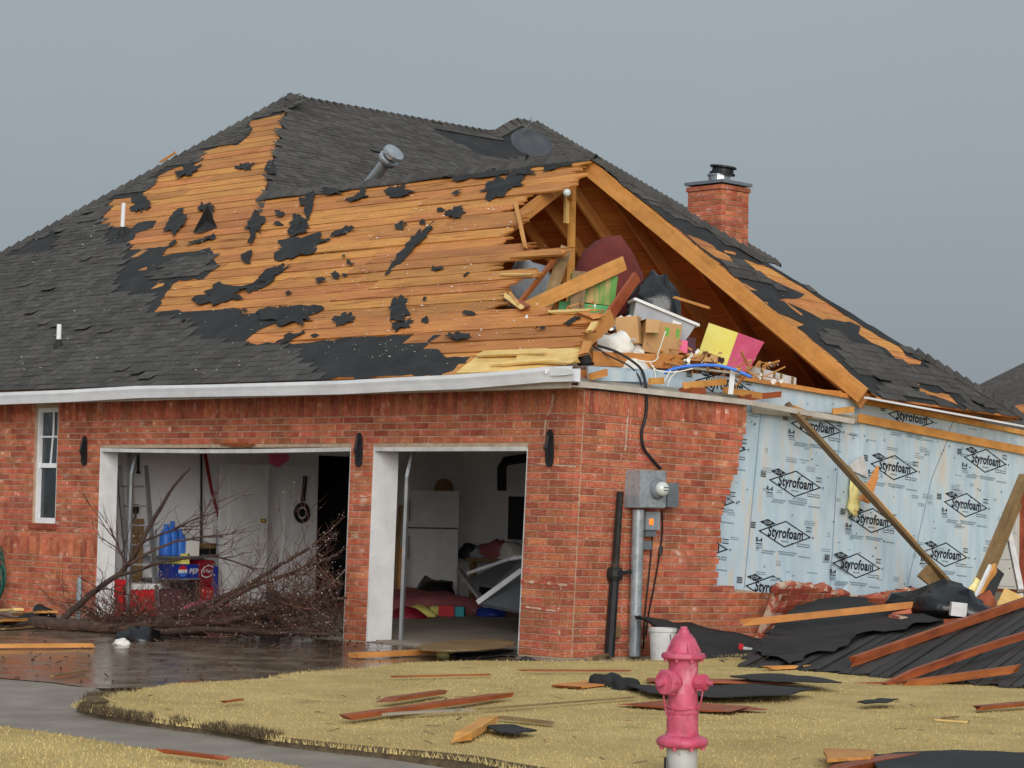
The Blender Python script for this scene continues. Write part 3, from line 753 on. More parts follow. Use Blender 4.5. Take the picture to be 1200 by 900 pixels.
# ---- rear slope of the garage wing, seen from below
for r in range(int(slD / PW)):
    v = (r + .5) * PW; t = v / slD
    a = -(EBX + (RG.x - EBX) * min(1, t)) + .12; c = 9.6
    u = a
    while u < c - .05:
        e_ = u + rnd(2.5, 4.5)
        if c - e_ < 1: e_ = c
        plank(FD, u, e_ - .006, v, PW - rnd(.004, .012), 'plank_under', slant=(.15 if u == a else 0, 0)); u = e_
def face_poly(name, face, poly, n, m_, thick=.012, kind=None):
    b = MB(); b.prism([face.P(u, v, n) for u, v in poly], face.n * thick); return b.build(name, m_, house, kind=kind)
face_poly('rear_shingles', FD, [(-EBX + .1, 0), (9.6, 0), (9.6, slD), (-RG.x + .05, slD)], .003, 'shingle')

# ---- rafters
def rafter(p, q, h=.17, w_=.04, m_='timber_shaded', up=(0, 0, 1)): return beam('rafter', p, q, w_, h, m_, house, up=up)
main_r = beam('rafter', V((RG.x + .02, RY + .0, RZ - .15)), RF + V((0.02, -.03, -.08)), .045, .2, 'timber', house, label='pale standing rafter on the torn hip end')
beam('rafter', V((RG.x - .02, RY + .1, RZ - .16)), RF + V((-.02, .08, -.14)), .04, .2, 'timber', house)
for i in range(13):
    x = -.55 - i * .61
    t = min(1, max(0, (EBX - x) / (EBX - RG.x))); v1 = slD * t
    if v1 < .5: continue
    rafter(FD.P(-x, .05, -.115), FD.P(-x, v1 - .12, -.115), .17, .04, 'timber_shaded')
for i in range(9):
    x = RG.x - .1 - i * .61
    rafter(FA.P(x, .05, -.115), FA.P(x, slA - .05, -.115))
for x in (-2.9, -2.2, -1.5, -.8, -.15): rafter(FA.P(x, .05, -.115), FA.P(x, 1.25 + rnd(0, .2), -.115))
for k in (1.5, 2.3, 3.1):
    v1 = vB * (1 - k / CU) - .1
    rafter(FB.P(k, .3, -.115), FB.P(k, v1, -.115))
beam('ridge_board', V((-9.6, RY, RZ - .12)), V((RG.x + .05, RY, RZ - .12)), .04, .2, 'timber', house)
pt = at(673, 215, 1); k = (V((RG.x, RY, 0)) - CAM); dpt = k.dot(FW)
pa, pb = on(671, 206, (RG.x - .02, RY - .12, 0), (0, 1, 0)), on(674, 312, (RG.x - .02, RY - .12, 0), (0, 1, 0))
beam('post', V((pa.x, pa.y, 3.02)), V((pa.x, pa.y, pa.z)), .1, .045, 'timber', house)
beam('post', V((pa.x - .02, pa.y - .045, pa.z - .62)), V((pa.x - .02, pa.y - .045, pa.z - .02)), .14, .04, 'timber_pale', house)
# collar tie and lamp-like round vent behind it
q0, q1 = on(612, 222, (0, RY - .2, 0), (0, 1, 0)), on(672, 229, (0, RY - .2, 0), (0, 1, 0))
beam('collar_tie', q0, q1, .04, .1, 'timber', house)
# attic floor = garage ceiling
b_ = MB(); b_.box(-9.1, -.16, .17, BACK - .35, 2.7, 2.98); b_.build('attic_floor', 'plank_under', house)
b_ = MB(); b_.box(-9.1, -.3, .17, BACK - .35, 2.68, 2.698); b_.build('garage_ceiling', 'drywall', house)
# partition closing the attic towards the main house
b_ = MB(); b_.prism([V((-9.3, .1, 2.98)), V((-9.3, BACK - .5, 2.98)), V((-9.3, RY, RZ - .2))], (-.03, 0, 0)); b_.build('attic_partition', 'plank_under', house)

# ---- main roof face towards the right, with the long ridge
RL = 6.1
kC = (AP.y - HB.y) / ((AP.z - HB.z) / math.sin(ac))
vC = -5.2
def cwarp(p):
    u = p.y - AP.y; t = max(0, min(1, (u - 4.85 + (AP.z - p.z) * .12) / .8)); t = t * t * (3 - 2 * t)
    s_ = max(0, 1 - abs(u - 2.8) / 2.2) * .05
    return V((p.x, p.y, p.z + .33 * t))
b_ = MB()
def cs(a, c):
    v = vC * (1 - c); u0 = v * kC; u1 = RL - v * kC * .45
    return cwarp(FC.P(u0 + (u1 - u0) * a, v, 0))
b_.grid(cs, 30, 12); b_.build('main_roof_deck', 'felt', house, smooth=True)
# hidden faces of the main roof, closing it
b_ = MB()
lu = left_u(0)
b_.add([V((AP.x, AP.y, AP.z)), V((AP.x, AP.y + RL, AP.z)), V((lu + .02, AP.y + RL + 4, EZ)), V((lu + .02, -.4, EZ)), V((AP.x + 3.6, AP.y + RL + 1.5, EZ + 2.2))], [(0, 1, 2, 3), (1, 4, 2)])
b_.build('rear_roof_deck', 'felt', house)

# ---- roofing felt on the front face, bare boards where it was stripped
WOODL = [(129, 234), (117, 270), (140, 266), (156, 267), (162, 261), (183, 258), (180, 267), (159, 273), (154, 294), (175, 291), (201, 288), (192, 300), (220, 297), (246, 291), (255, 312), (240, 327), (207, 330), (192, 348), (184, 365), (230, 364), (282, 361), (286, 370), (320, 364), (354, 357), (352, 372), (327, 379), (303, 387), (286, 403), (320, 403), (354, 402), (408, 396), (486, 393), (516, 394), (498, 408), (516, 410), (522, 420), (552, 417), (546, 430), (520, 437)]
feltA = [FA.uv(*p) for p in WOODL]
ev = FA.uv(520, 437)
outer = feltA + [(ev[0], .0), (left_u(0), .0), FA.uv(0, 300)] + [FA.uv(60, 268)]
cdt_mesh(FA, [outer], [], .006, .035, .12).build('roofing_felt', 'felt', house, fix=False, label='torn black roofing felt on the front roof face')
# strip kept along the left hip
hipf = [(129, 234), (165, 231), (176, 216), (183, 208), (205, 197), (228, 193), (237, 178), (262, 170), (279, 170), (292, 158), (296, 150), (289, 143), (310, 138), (333, 133), (336, 120)]
outer = [FA.uv(*p) for p in hipf] + [(APU[0], APU[1] - .02), FA.uv(300, 137), FA.uv(240, 168), FA.uv(150, 217), FA.uv(60, 268), FA.uv(81, 262), FA.uv(118, 262)]
cdt_mesh(FA, [outer], [], .008, .025, .12).build('roofing_felt', 'felt', house, fix=False)
def blob(face, x, y, w_, h, ang=0.0, n=14, rough=.35):
    out = []
    sd_ = rnd(0, 99)
    for i in range(n):
        t = 2 * math.pi * i / n; k = 1 + rough * 2.0 * mnoise.noise(V((math.cos(t) * 1.5 + sd_, math.sin(t) * 1.5, sd_))) + rnd(-.36, .24)
        a, b = w_ / 2 * k * math.cos(t), h / 2 * k * math.sin(t)
        out.append(face.uv(x + a * math.cos(ang) - b * math.sin(ang), y + a * math.sin(ang) + b * math.cos(ang)))
    return out
SCR = [(165, 240, 17, 20, .3), (209, 260, 16, 34, .5), (220, 202, 28, 14, -.4), (300, 267, 18, 34, .3), (291, 303, 13, 14, 0), (348, 262, 12, 22, .3), (360, 240, 16, 30, .2), (351, 265, 22, 24, .3), (350, 291, 62, 24, -.3),
       (403, 273, 28, 9, -.3), (320, 322, 40, 9, -.5), (393, 227, 32, 9, -.05), (421, 231, 20, 10, -.5), (468, 227, 26, 16, 0), (592, 219, 48, 20, -.35), (535, 251, 17, 13, 0), (537, 228, 16, 5, -.4), (483, 290, 66, 13, -.8),
       (470, 268, 10, 6, 0), (262, 346, 62, 22, -.12), (312, 330, 44, 10, -.6), (342, 368, 58, 28, -.1), (405, 376, 24, 11, -.4), (468, 365, 22, 28, .4), (471, 382, 24, 14, -.4), (537, 397, 24, 8, 0), (340, 398, 36, 7, -.4), (236, 283, 30, 5, -.3), (243, 246, 24, 12, .1), (330, 252, 10, 6, 0), (288, 196, 20, 8, -.3), (318, 198, 12, 16, 0), (650, 196, 34, 8, -.1), (610, 205, 40, 9, -.15), (554, 207, 60, 12, -.12), (672, 378, 22, 7, -.35), (634, 388, 8, 4, 0), (411, 310, 8, 6, 0), (497, 262, 9, 5, 0)]
for i in range(20):
    x, y = rnd(190, 600), rnd(215, 400); u, v = FA.uv(x, y)
    if v < slA - .1 and u < torn_u(v) - .2: SCR.append((x, y, rnd(5, 15), rnd(3, 7), rnd(-.6, .1)))
for x, y, w_, h, a in SCR:
    pl = blob(FA, x, y, w_ * 1.05, h * .98, a, 30 if w_ > 16 else 11)
    cdt_mesh(FA, [pl], [], .008 + rnd(0, .006), .016, .07, lift=.035).build('felt_scrap', 'felt', house, fix=False)
# standing flap of felt
c = FA.uv(245, 268); b_ = MB()
b_.add([FA.P(c[0] - .25, c[1] - .12, .01), FA.P(c[0] + .22, c[1] - .02, .01), FA.P(c[0] + .08, c[1] + .1, .34), FA.P(c[0] - .05, c[1] + .05, .12), FA.P(c[0] + .05, c[1] - .2, .06)], [(0, 4, 3), (4, 1, 2, 3), (0, 3, 2)])
b_.build('felt_flap', 'felt', house, fix=False)
# felt over the hip end with stripped patches
z4 = lambda pts: [FB.uv(840 + .3 * x, 240 + .3 * y) for x, y in pts]
z3 = lambda pts: [FB.uv(560 + .3 * x, 170 + .3 * y) for x, y in pts]
WB = [z4([(100, 212), (215, 250), (330, 322), (430, 385), (540, 458), (640, 522), (720, 560), (745, 595), (800, 615), (800, 628), (715, 615), (660, 565), (600, 540), (555, 505), (560, 475), (520, 458), (410, 447), (330, 405), (235, 368), (330, 368), (340, 352), (250, 312), (170, 272)]),
      z4([(235, 422), (345, 470), (300, 482), (265, 457)]), z4([(780, 707), (830, 730), (905, 742), (938, 780), (860, 752), (800, 735)]), z4([(250, 365), (340, 430), (330, 438), (285, 405)]),
      z3([(812, 347), (900, 388), (1000, 445), (998, 462), (930, 442), (870, 400)]), z3([(960, 408), (1005, 420), (1008, 432), (965, 420)]), z4([(432, 607), (468, 622), (460, 630), (436, 617)]), z3([(1072, 582), (1095, 592), (1092, 602), (1074, 594)])]
outB = [(bl_u(0) + .02, .0), (CU, 0), (.12, vB - .05), (.02, vB - .02)]
for i in range(9):
    v = vB * (.97 - i * .115); outB.append((bl_u(v) + rnd(-.02, .12), v))
cdt_mesh(FB, [outB], WB, .006, .02, .12).build('roofing_felt', 'felt', house, fix=False, label='black roofing felt with stripped holes on the hip end')

# ---- shingles
shs = []
def shingle_rows(face, ok, u0, u1, v0, v1, warp=None, ex=.122, lift=.02):
    r = 0; v = v0
    while v < v1:
        u = u0 + (.17 if r % 2 else 0) + rnd(-.03, .03)
        while u < u1:
            w_ = rnd(.15, .3)
            if ok(u + w_ / 2, v + ex / 2):
                shs.append((face, u + w_ / 2, v, w_ - .008, rnd(.002, .009), (rnd(.05, .22) if random.random() < lift else rnd(-.01, .02)), warp))
            u += w_
        v += ex; r += 1
SA = [(-80, 470), (-80, 340), (0, 302), (54, 297), (66, 294), (69, 270), (80, 262), (128, 264), (120, 288), (154, 286), (144, 300), (141, 318), (132, 333), (129, 347), (180, 346), (177, 372), (222, 377), (222, 396), (279, 405), (345, 411), (372, 447), (372, 470)]
SA2 = [(-80, 345), (-80, 330), (60, 262), (150, 211), (240, 160), (300, 128), (342, 105), (352, 122), (336, 128), (333, 131), (289, 142), (287, 160), (279, 168), (237, 175), (232, 190), (205, 194), (180, 205), (172, 226), (129, 232), (118, 260), (81, 262)]
SA3 = [(178, 322), (205, 304), (250, 301), (247, 318), (205, 328), (180, 330)]
def okSA(u, v):
    if u < left_u(v) - .02: return False
    x, y = proj(FA.P(u, v))
    if y > 440 and x < 372: return True
    return inpoly(x, y, SA) or inpoly(x, y, SA2) or inpoly(x, y, SA3) or x < -20
shingle_rows(FA, okSA, XL - .6, .5, -.03, APU[1])
FB1 = [(905, 300), (930, 330), (1000, 380), (990, 420), (930, 400), (895, 345)]
FB2 = [(915, 385), (990, 372), (1035, 410), (1000, 425), (950, 415)]
def okSB(u, v):
    if not (bl_u(v) + .06 < u < br_u(v) + .06): return False
    if any(inpoly(u, v, q) for q in WB): return False
    for du, dv in ((.12, 0), (-.12, 0), (0, .1), (0, -.1)):
        if any(inpoly(u + du, v + dv, q) for q in WB): return False
    x, y = proj(FB.P(u, v))
    if y < 258 + (x - 800) * .42: return True
    q = mnoise.noise(V((u * .9, v * 1.4, 8.2)))
    if x > 985 and 405 < y < 468: return q > -.3
    return q > .12
shingle_rows(FB, okSB, -.1, CU + .2, -.02, vB)
def okSC(u, v):
    if not (v * kC < u < RL - v * kC * .45): return False
    x, y = proj(FC.P(u, v))
    return not inpoly(x, y, [(508, 152), (560, 160), (612, 168), (618, 186), (585, 188), (555, 180), (530, 166)])
shingle_rows(FC, okSC, -6, 13, vC, -.06, cwarp, lift=.012)
def sh_local():
    b = MB(); b.hexa([(-.5, 0, .002), (.5, 0, .002), (.5, .17, .0), (-.5, .17, .0), (-.5, 0, .011), (.5, 0, .011), (.5, .17, .003), (-.5, .17, .003)]); return b
SHU = sh_local(); SHM = SHU.mesh('shingle'); SHM.materials.append(MATS['shingle'])
shs.sort(key=lambda s_: (s_[0].P(s_[1], s_[2]) - CAM).length)
b_ = MB()
for k, (face, u, v, w_, n, tl, warp) in enumerate(shs):
    mm = face.mat(u, v, n + .006) @ Matrix.Rotation(-abs(tl) if tl > .03 else tl, 4, 'X') @ Matrix.Diagonal((w_, 1, 1, 1))
    if tl > .03: mm = face.mat(u, v, n + .012) @ Matrix.Translation((0, .17, 0)) @ Matrix.Rotation(-tl, 4, 'X') @ Matrix.Translation((0, -.17, 0)) @ Matrix.Diagonal((w_, 1, 1, 1))
    if k < 300 and not warp:
        o = bpy.data.objects.new('shingle', SHM); COL.objects.link(o); o.parent = house; o.matrix_basis = mm
    else:
        pts = [mm @ V(p) for p in SHU.v]
        b_.add([warp(p) for p in pts] if warp else pts, SHU.f)
b_.build('shingles', 'shingle', house, fix=False, kind='stuff')
# ---- ridge and hip caps
def caps(pts_fn, n, hw, drop, t0=0):
    b = MB()
    b.hexa([(-.5, -1, -drop), (.5, -1, -drop), (.5, 0, .01), (-.5, 0, .045), (-.5, -1, -drop + .03), (.5, -1, -drop + .004), (.5, 0, .016), (-.5, 0, .06)])
    b.hexa([(-.5, 0, .045), (.5, 0, .01), (.5, 1, -drop), (-.5, 1, -drop), (-.5, 0, .06), (.5, 0, .016), (.5, 1, -drop + .004), (-.5, 1, -drop + .03)])
    me = b.mesh('ridge_cap'); me.materials.append(MATS['shingle'])
    for i in range(n):
        p, q = pts_fn(i / n), pts_fn((i + 1) / n)
        mm, ln = frame(p, q)
        o = bpy.data.objects.new('ridge_cap', me); COL.objects.link(o); o.parent = house
        o.matrix_basis = mm @ Matrix.Rotation(rnd(-.05, .05), 4, 'Z') @ Matrix.Diagonal((ln * 1.5, hw, 1, 1))
caps(lambda t: V((HB.x + (RG.x - HB.x + .1) * t, RY, RZ + .012 + mnoise.noise(V((t * 6, 0, 0))) * .03)), 46, .15, .09)
caps(lambda t: cwarp(V((AP.x, AP.y + RL * t, AP.z + .01))), 36, .15, .1)
farc = V((EBX, BACK, EZ - .13))
caps(lambda t: RG.lerp(farc, t * .4) + V((0, 0, .02)), 18, .13, .05)
caps(lambda t: RG.lerp(farc, .76 + t * .24) + V((0, 0, .02)), 11, .13, .05)
ce = cwarp(V((AP.x, AP.y + RL, AP.z))); cf = cwarp(FC.P(RL - vC * kC * .45, vC, 0))
caps(lambda t: ce.lerp(cf, t) + V((0, 0, .02)), 48, .13, .05)
le = FA.P(left_u(0), 0)
caps(lambda t: AP.lerp(le, t) + V((0, 0, .015)), 58, .14, .05)
# flecks of insulation blown over the roof
b_ = MB()
for i in range(1100):
    x, y = rnd(20, 600), rnd(170, 440)
    if random.random() < .5: x, y = rnd(330, 640), rnd(240, 420)
    u, v = FA.uv(x, y)
    if v > slA or v < 0 or u > torn_u(v) - .05 or u < left_u(v) + .3: continue
    s_ = rnd(.006, .021); p = FA.P(u, v, .022)
    b_.add([p + V((rnd(-1, 1), rnd(-1, 1), rnd(-.2, .6))) * s_ for _ in range(4)], [(0, 1, 2), (0, 2, 3), (0, 3, 1), (1, 3, 2)])
b_.build('insulation_flecks', 'insul', house, kind='stuff')
hpv = FA.uv(197, 190); beam('splinter', FA.P(hpv[0] - .1, hpv[1] - .1, .05), FA.P(hpv[0] + .2, hpv[1] + .1, .12), .1, .03, 'timber', house, up=FA.n, split=.08)
# ---- vents
def stick(x0, y0, x1, y1, r_, name='vent_pipe'):
    u, v = FA.uv(x1, y1); p = FA.P(u, v); q = on(x0, y0, p, (0, 1, 0)); q.x = p.x + (q.x - p.x)
    b = MB(); b.lathe([(r_, 0), (r_, (q - p).length), (r_ * .7, (q - p).length), (r_ * .7, (q - p).length - .03)], p, q - p, 12)
    o = b.build(name, 'white_paint', house)
    b = MB(); b.lathe([(r_ * 2.2, -.05), (r_ * 2.0, .02), (r_ * 1.15, .1), (r_ * 1.1, .12)], p, q - p, 12); b.lathe([(.16, -.02), (.16, .012)], p, FA.n, 10); b.build('boot', 'felt', o)
stick(145, 238, 143, 275, .033); stick(69.5, 380, 68.5, 408, .033)
p = FC.P(*FC.uv(434, 212)); p = on(434, 214, V((HB.x, RY + .3, 0)), (0, 1, 0)); q = on(457, 184, V((HB.x, RY + .3, 0)), (0, 1, 0))
d = (q - p).normalized(); p0 = p - d * .5; ln = (q - p0).length
b_ = MB(); b_.lathe([(.085, 0), (.085, ln - .12), (.1, ln - .11), (.1, ln - .06), (.09, ln - .05)], p0, d, 16); vt = b_.build('metal_vent', 'alu', house)
b_ = MB(); b_.lathe([(.13, ln - .1), (.15, ln - .06), (.15, ln - .02), (.12, ln)], p0, d, 16); b_.lathe([(.14, ln + .03), (.16, ln + .05), (.15, ln + .1), (.06, ln + .13)], p0 + V((.02, 0, 0)), d, 16); b_.lathe([(.06, ln - .05), (.06, ln + .06)], p0, d, 8); b_.build('vent_cap', 'alu', vt)
# satellite dish bent back on the roof
c = at(622, 169, 33.4); nx = (-FW + UP * .75 + RT * .55).normalized()
b_ = MB(); b_.lathe([(.0, -.05), (.12, -.04), (.22, -.012), (.28, .03), (.275, .036), (.21, .0), (.1, -.026), (0, -.035)], (0, 0, 0), (0, 0, 1), 28)
mm = nx.to_track_quat('Z', 'Y').to_matrix().to_4x4(); mm.translation = c
dish = thing('satellite_dish', 'dark grey satellite dish tipped over on the shingled roof', 'satellite dish', c)
b_.v = [tuple(mm @ (V((p_[0] * 1.2, p_[1] * .9, p_[2])))) for p_ in b_.v]
b_.build('dish', 'dish_grey', dish, smooth=True)
fp = on(622, 188, FC.P(0, 0), FC.n)
b_ = MB(); b_.tube([c - nx * .04, c - nx * .25 - V((0, 0, .25)), c - nx * .3 - V((0, 0, .7))], .025, 6); b_.build('mast', 'steel_dark', dish)
b_ = MB(); b_.tube([c + UP * .18 - RT * .1, c + UP * .26 + nx * .1 - RT * .04], .012, 5); b_.obox(c + UP * .28 + nx * .12 - RT * .035, RT, UP, FW, .03, .08, .03); b_.build('feed_arm', 'steel_dark', dish)

# ---- chimney
cc = at(846, 250, 33.5); CX, CY = cc.x, cc.y
wA, wB_ = .66, .62
ztop = on(846, 210, (CX, CY, 0), (0, 1, 0)).z
zb = 3.0
b_ = MB(); b_.box(CX - wA + .01, CX - .01, CY + .01, CY + wB_ - .01, zb, ztop - .07); chim = b_.build('chimney', 'mortar', house, label='square red brick chimney with metal flue cap')
sp = []
fa_ = Face((CX - wA, CY, zb), (1, 0, 0), (0, 0, 1)); fb_ = Face((CX, CY, zb), (0, 1, 0), (0, 0, 1))
nn = int((ztop - .07 - zb) / CH)
_keep = specs; specs = []
_l = lean; lean = lambda p: V(p)
for i in range(nn):
    row_bricks(fa_, 0, wA, i * CH, chim, lambda u, v: True, BL * .5 * (i % 2)); row_bricks(fb_, .092, wB_, i * CH, chim, lambda u, v: True, BL * .5 * ((i + 1) % 2))
row_bricks(Face((CX - wA - .02, CY - .02, zb), (1, 0, 0), (0, 0, 1)), 0, wA + .04, nn * CH - .004, chim, lambda u, v: True, 0); row_bricks(Face((CX + .02, CY - .02, zb), (0, 1, 0), (0, 0, 1)), .092, wB_ + .04, nn * CH - .004, chim, lambda u, v: True, .1)
emit_bricks(specs, 0); lean = _l
b_ = MB(); b_.box(CX - wA - .035, CX + .035, CY - .035, CY + wB_ + .035, ztop - .045, ztop); b_.build('crown', 'steel_dark', chim)
fc = V((CX - wA / 2 + .02, CY + wB_ / 2, ztop)); b_ = MB()
b_.lathe([(.16, 0), (.16, .1), (.18, .105), (.18, .13), (.15, .135)], fc, (0, 0, 1), 20); fl_ = b_.build('flue', 'alu', chim)
b_ = MB(); b_.lathe([(.19, .125), (.19, .15), (.165, .16), (.155, .215), (.2, .225), (.195, .25), (.1, .255)], fc + V((.03, 0, 0)), (.12, .05, 1), 18); b_.build('flue_cap', 'black', fl_)

# ================================================================== FOAM WALL
ft = R(4.3)
FX = -.13
FF = Face((FX, 0, 0), (0, math.cos(ft), -math.sin(ft)), (0, math.sin(ft), math.cos(ft)))
def ffp(pts, dx=0.0): return [on(x, y, (FX + dx, 0, 0), (1, 0, 0)) for x, y in pts]
b_ = MB(); b_.prism(ffp([(690, 429), (780, 434), (867, 443), (1008, 467), (1030, 690), (1030, 745), (930, 752), (700, 766)]), (-.03, 0, 0))
foam1 = b_.build('foam_sheathing', 'foam', house, label='light blue printed foam board behind the torn brick')
b_ = MB(); b_.prism(ffp([(1008, 467), (1120, 488), (1262, 518), (1215, 547), (1197, 572), (1183, 603), (1165, 644), (1152, 676), (1138, 712), (1126, 748), (985, 748), (1000, 640), (1003, 552), (1008, 545), (1008, 500)], .03), (-.03, 0, 0))
foam2 = b_.build('foam_sheathing', 'foam', house, label='bowed blue printed foam board with diagonal broken end')
# torn white corner of the outer board
b_ = MB(); a = ffp([(996, 545), (1012, 533), (1018, 560), (1000, 552)], .07); b_.prism(a, (-.02, 0, 0)); b_.build('torn_corner', 'white_dirty', foam2)

def logo_mesh(full=True):
    b = MB(); mi = []
    def put(vs2, fs, x, y, z, k):
        n0 = len(b.f); b.add([(p[0] + x, p[1] + y, z) for p in vs2], fs); mi.extend([k] * (len(b.f) - n0))
    W, H, T = .5, .155, .016
    o_ = [(-W, 0), (0, H), (W, 0), (0, -H)]; t = T / H; i_ = [(-W + T * 3.2, 0), (0, H - T), (W - T * 3.2, 0), (0, -H + T)]
    put(o_ + i_, [(k, (k + 1) % 4, 4 + (k + 1) % 4, 4 + k) for k in range(4)], 0, 0, 0, 0)
    vs, fs = text_geo('Styrofoam', .12, .034, .66, .165); put(vs, fs, .01, -.005, .001, 0)
    vs, fs = text_geo('BRAND', .1, .01, .13, .016); put(vs, fs, 0, -.083, .001, 0)
    put([(-.15, 0), (0, .042), (.15, 0), (0, -.042)], [(0, 3, 2, 1)], -.33, .105, .001, 0)
    vs, fs = text_geo('DOW', .05, .0, .13, .036); put(vs, fs, -.33, .105, .003, 1)
    vs, fs = text_geo('R-4', .1, .04, .12, .055); put(vs, fs, -.47, -.10, .001, 0)
    for k in range(3): put([(-.06, -.006), (.06, -.006), (.06, .006), (-.06, .006)], [(0, 1, 2, 3)], -.47 + .01 * k, -.145 - .022 * k, .001, 2 if k else 0)
    vs, fs = text_geo('®', 0, .01, .03, .03); put(vs, fs, .53, .0, .001, 0)
    # small unreadable print: striped blocks and boxes
    for k in range(4): put([(-.05, -.006), (.05, -.006), (.05, .006), (-.05, .006)], [(0, 1, 2, 3)], -.6, .085 - .019 * k, .001, 0)
    for k in range(3): put([(-.055, -.005), (.055 - .02 * (k % 2), -.005), (.055, .006), (-.055, .006)], [(0, 1, 2, 3)], .44, .11 - .022 * k, .001, 0 if k != 1 else 2)
    for x0, x1, y in ((.24, .36, -.105), (.38, .47, -.105)):
        q = [(x0, y - .018), (x1, y - .018), (x1, y + .018), (x0, y + .018)]; r_ = [(x0 + .006, y - .011), (x1 - .006, y - .011), (x1 - .006, y + .011), (x0 + .006, y + .011)]
        put(q + r_, [(k, (k + 1) % 4, 4 + (k + 1) % 4, 4 + k) for k in range(4)], 0, 0, .001, 0)
    for k, (a, c, y) in enumerate(((-.4, -.16, -.215), (-.12, .24, -.205), (.27, .5, -.235), (-.1, .2, -.23), (-.42, -.2, -.24))):
        put([(a, y - .008), (c, y - .008), (c, y + .008), (a, y + .008)], [(0, 1, 2, 3)], 0, 0, .001, 2)
    me = b.mesh('printed_logo', fix=False)
    for k in ('ink', 'foam', 'ink_grey'): me.materials.append(MATS[k])
    me.polygons.foreach_set('material_index', mi); me.update(); return me
LOGO = logo_mesh()
for x, y, w_, prt in ((848, 452, 1.0, 1), (957, 501, 1.0, 1), (932, 567, 1.0, 1), (920, 626, 1.0, 1), (905, 690, 1.0, 1), (842, 522, 1.0, 1), (828, 584, 1.0, 1), (820, 640, 1.0, 1), (1068, 490, 1.0, 2), (1048, 548, 1.0, 2), (1022, 610, .98, 2), (1004, 663, .98, 2), (1155, 540, 1.0, 2), (1132, 592, 1.0, 2), (1108, 650, 1.0, 2), (1084, 702, .98, 2)):
    dx = .032 if prt == 2 else .002
    p = on(x, y, (FX + dx, 0, 0), (1, 0, 0)); mm = Matrix((FF.u, FF.v, FF.n)).transposed().to_4x4(); mm.translation = p
    o = bpy.data.objects.new('printed_logo', LOGO); COL.objects.link(o); o.parent = foam2 if prt == 2 else foam1; o.matrix_basis = mm @ Matrix.Rotation(rnd(-.01, .01), 4, 'Z') @ Matrix.Diagonal((w_, w_, 1, 1))
for par, pts, dx in ((foam1, [(893, 470), (872, 690)], .003), (foam1, [(985, 490), (972, 700)], .003), (foam2, [(1112, 512), (1092, 560), (1060, 700)], .033), (foam2, [(1120, 488), (1112, 505)], .033)):
    b_ = MB(); q = [on(x, y, (FX + dx, 0, 0), (1, 0, 0)) for x, y in pts]
    for a, c in zip(q, q[1:]): b_.bar(a, c, .012, .004, (1, 0, 0))
    b_.build('seam', 'ink_grey', par)
b_ = MB(); 
for i in range(120):
    x, y = rnd(850, 1185), rnd(480, 690); dx = .0335 if x > 1012 else .0035
    p = on(x, y, (FX + dx, 0, 0), (1, 0, 0)); w_ = rnd(.04, .22)
    for k in range(random.randint(1, 3)):
        c_ = p - FF.v * k * .022; hh = rnd(.003, .006); b_.add([c_ - FF.u * w_ / 2 - FF.v * hh, c_ + FF.u * w_ / 2 - FF.v * hh, c_ + FF.u * w_ / 2 + FF.v * hh, c_ - FF.u * w_ / 2 + FF.v * hh], [(0, 1, 2, 3)])
b_.build('small_print', 'ink_grey', foam2, fix=False, kind='stuff')
# nails on the boards
b_ = MB()
for i in range(90):
    p = on(rnd(850, 1190), rnd(470, 690), (FX + .034, 0, 0), (1, 0, 0)); s_ = rnd(.008, .014); b_.obox(p, (1, 0, 0), (0, 1, 0), (0, 0, 1), .012, s_, s_ * rnd(.7, 1.6))
b_.build('nail_heads', 'black', foam2, kind='stuff')
# plates and timbers on top of the wall
def wbeam(name, x0, y0, x1, y1, dx, h, w_, mt, **k): return beam(name, on(x0, y0, (dx, 0, 0), (1, 0, 0)), on(x1, y1, (dx, 0, 0), (1, 0, 0)), w_, h, mt, house, **k)
wbeam('wall_plate', 867, 443, 1008, 467, -.12, .05, .1, 'timber')
wbeam('wall_plate', 1012, 471, 1300, 527, -.1, .06, .1, 'timber')
wbeam('drip_edge', 1014, 466, 1300, 518, .3, .022, .04, 'white_metal')
wbeam('belt_board', 1003, 489, 1260, 540, -.06, .1, .03, 'timber', split=.05)
wbeam('belt_board', 880, 479, 1008, 492, -.08, .09, .02, 'wood_grey', split=.05)
wbeam('belt_board', 690, 420, 800, 424, -.3, .16, .05, 'timber', split=.04)
for x0, y0, x1, y1 in ((690, 442, 712, 436), (760, 447, 778, 446), (800, 452, 850, 447), (848, 457, 892, 464), (865, 467, 915, 462), (928, 478, 952, 488), (975, 482, 1000, 480), (796, 458, 826, 458)):
    wbeam('rafter_tail', x0, y0, x1, y1, .1, .07, .04, 'timber_red' if random.random() < .6 else 'timber', split=.02)
# broken end of the wall : leaning stud and strips
wbeam('stud', 1200, 558, 1134, 716, -.05, .1, .12, 'timber_brown', label='weathered stud at the broken end of the side wall')
wbeam('stud', 1192, 590, 1130, 742, -.14, .09, .1, 'timber_brown')

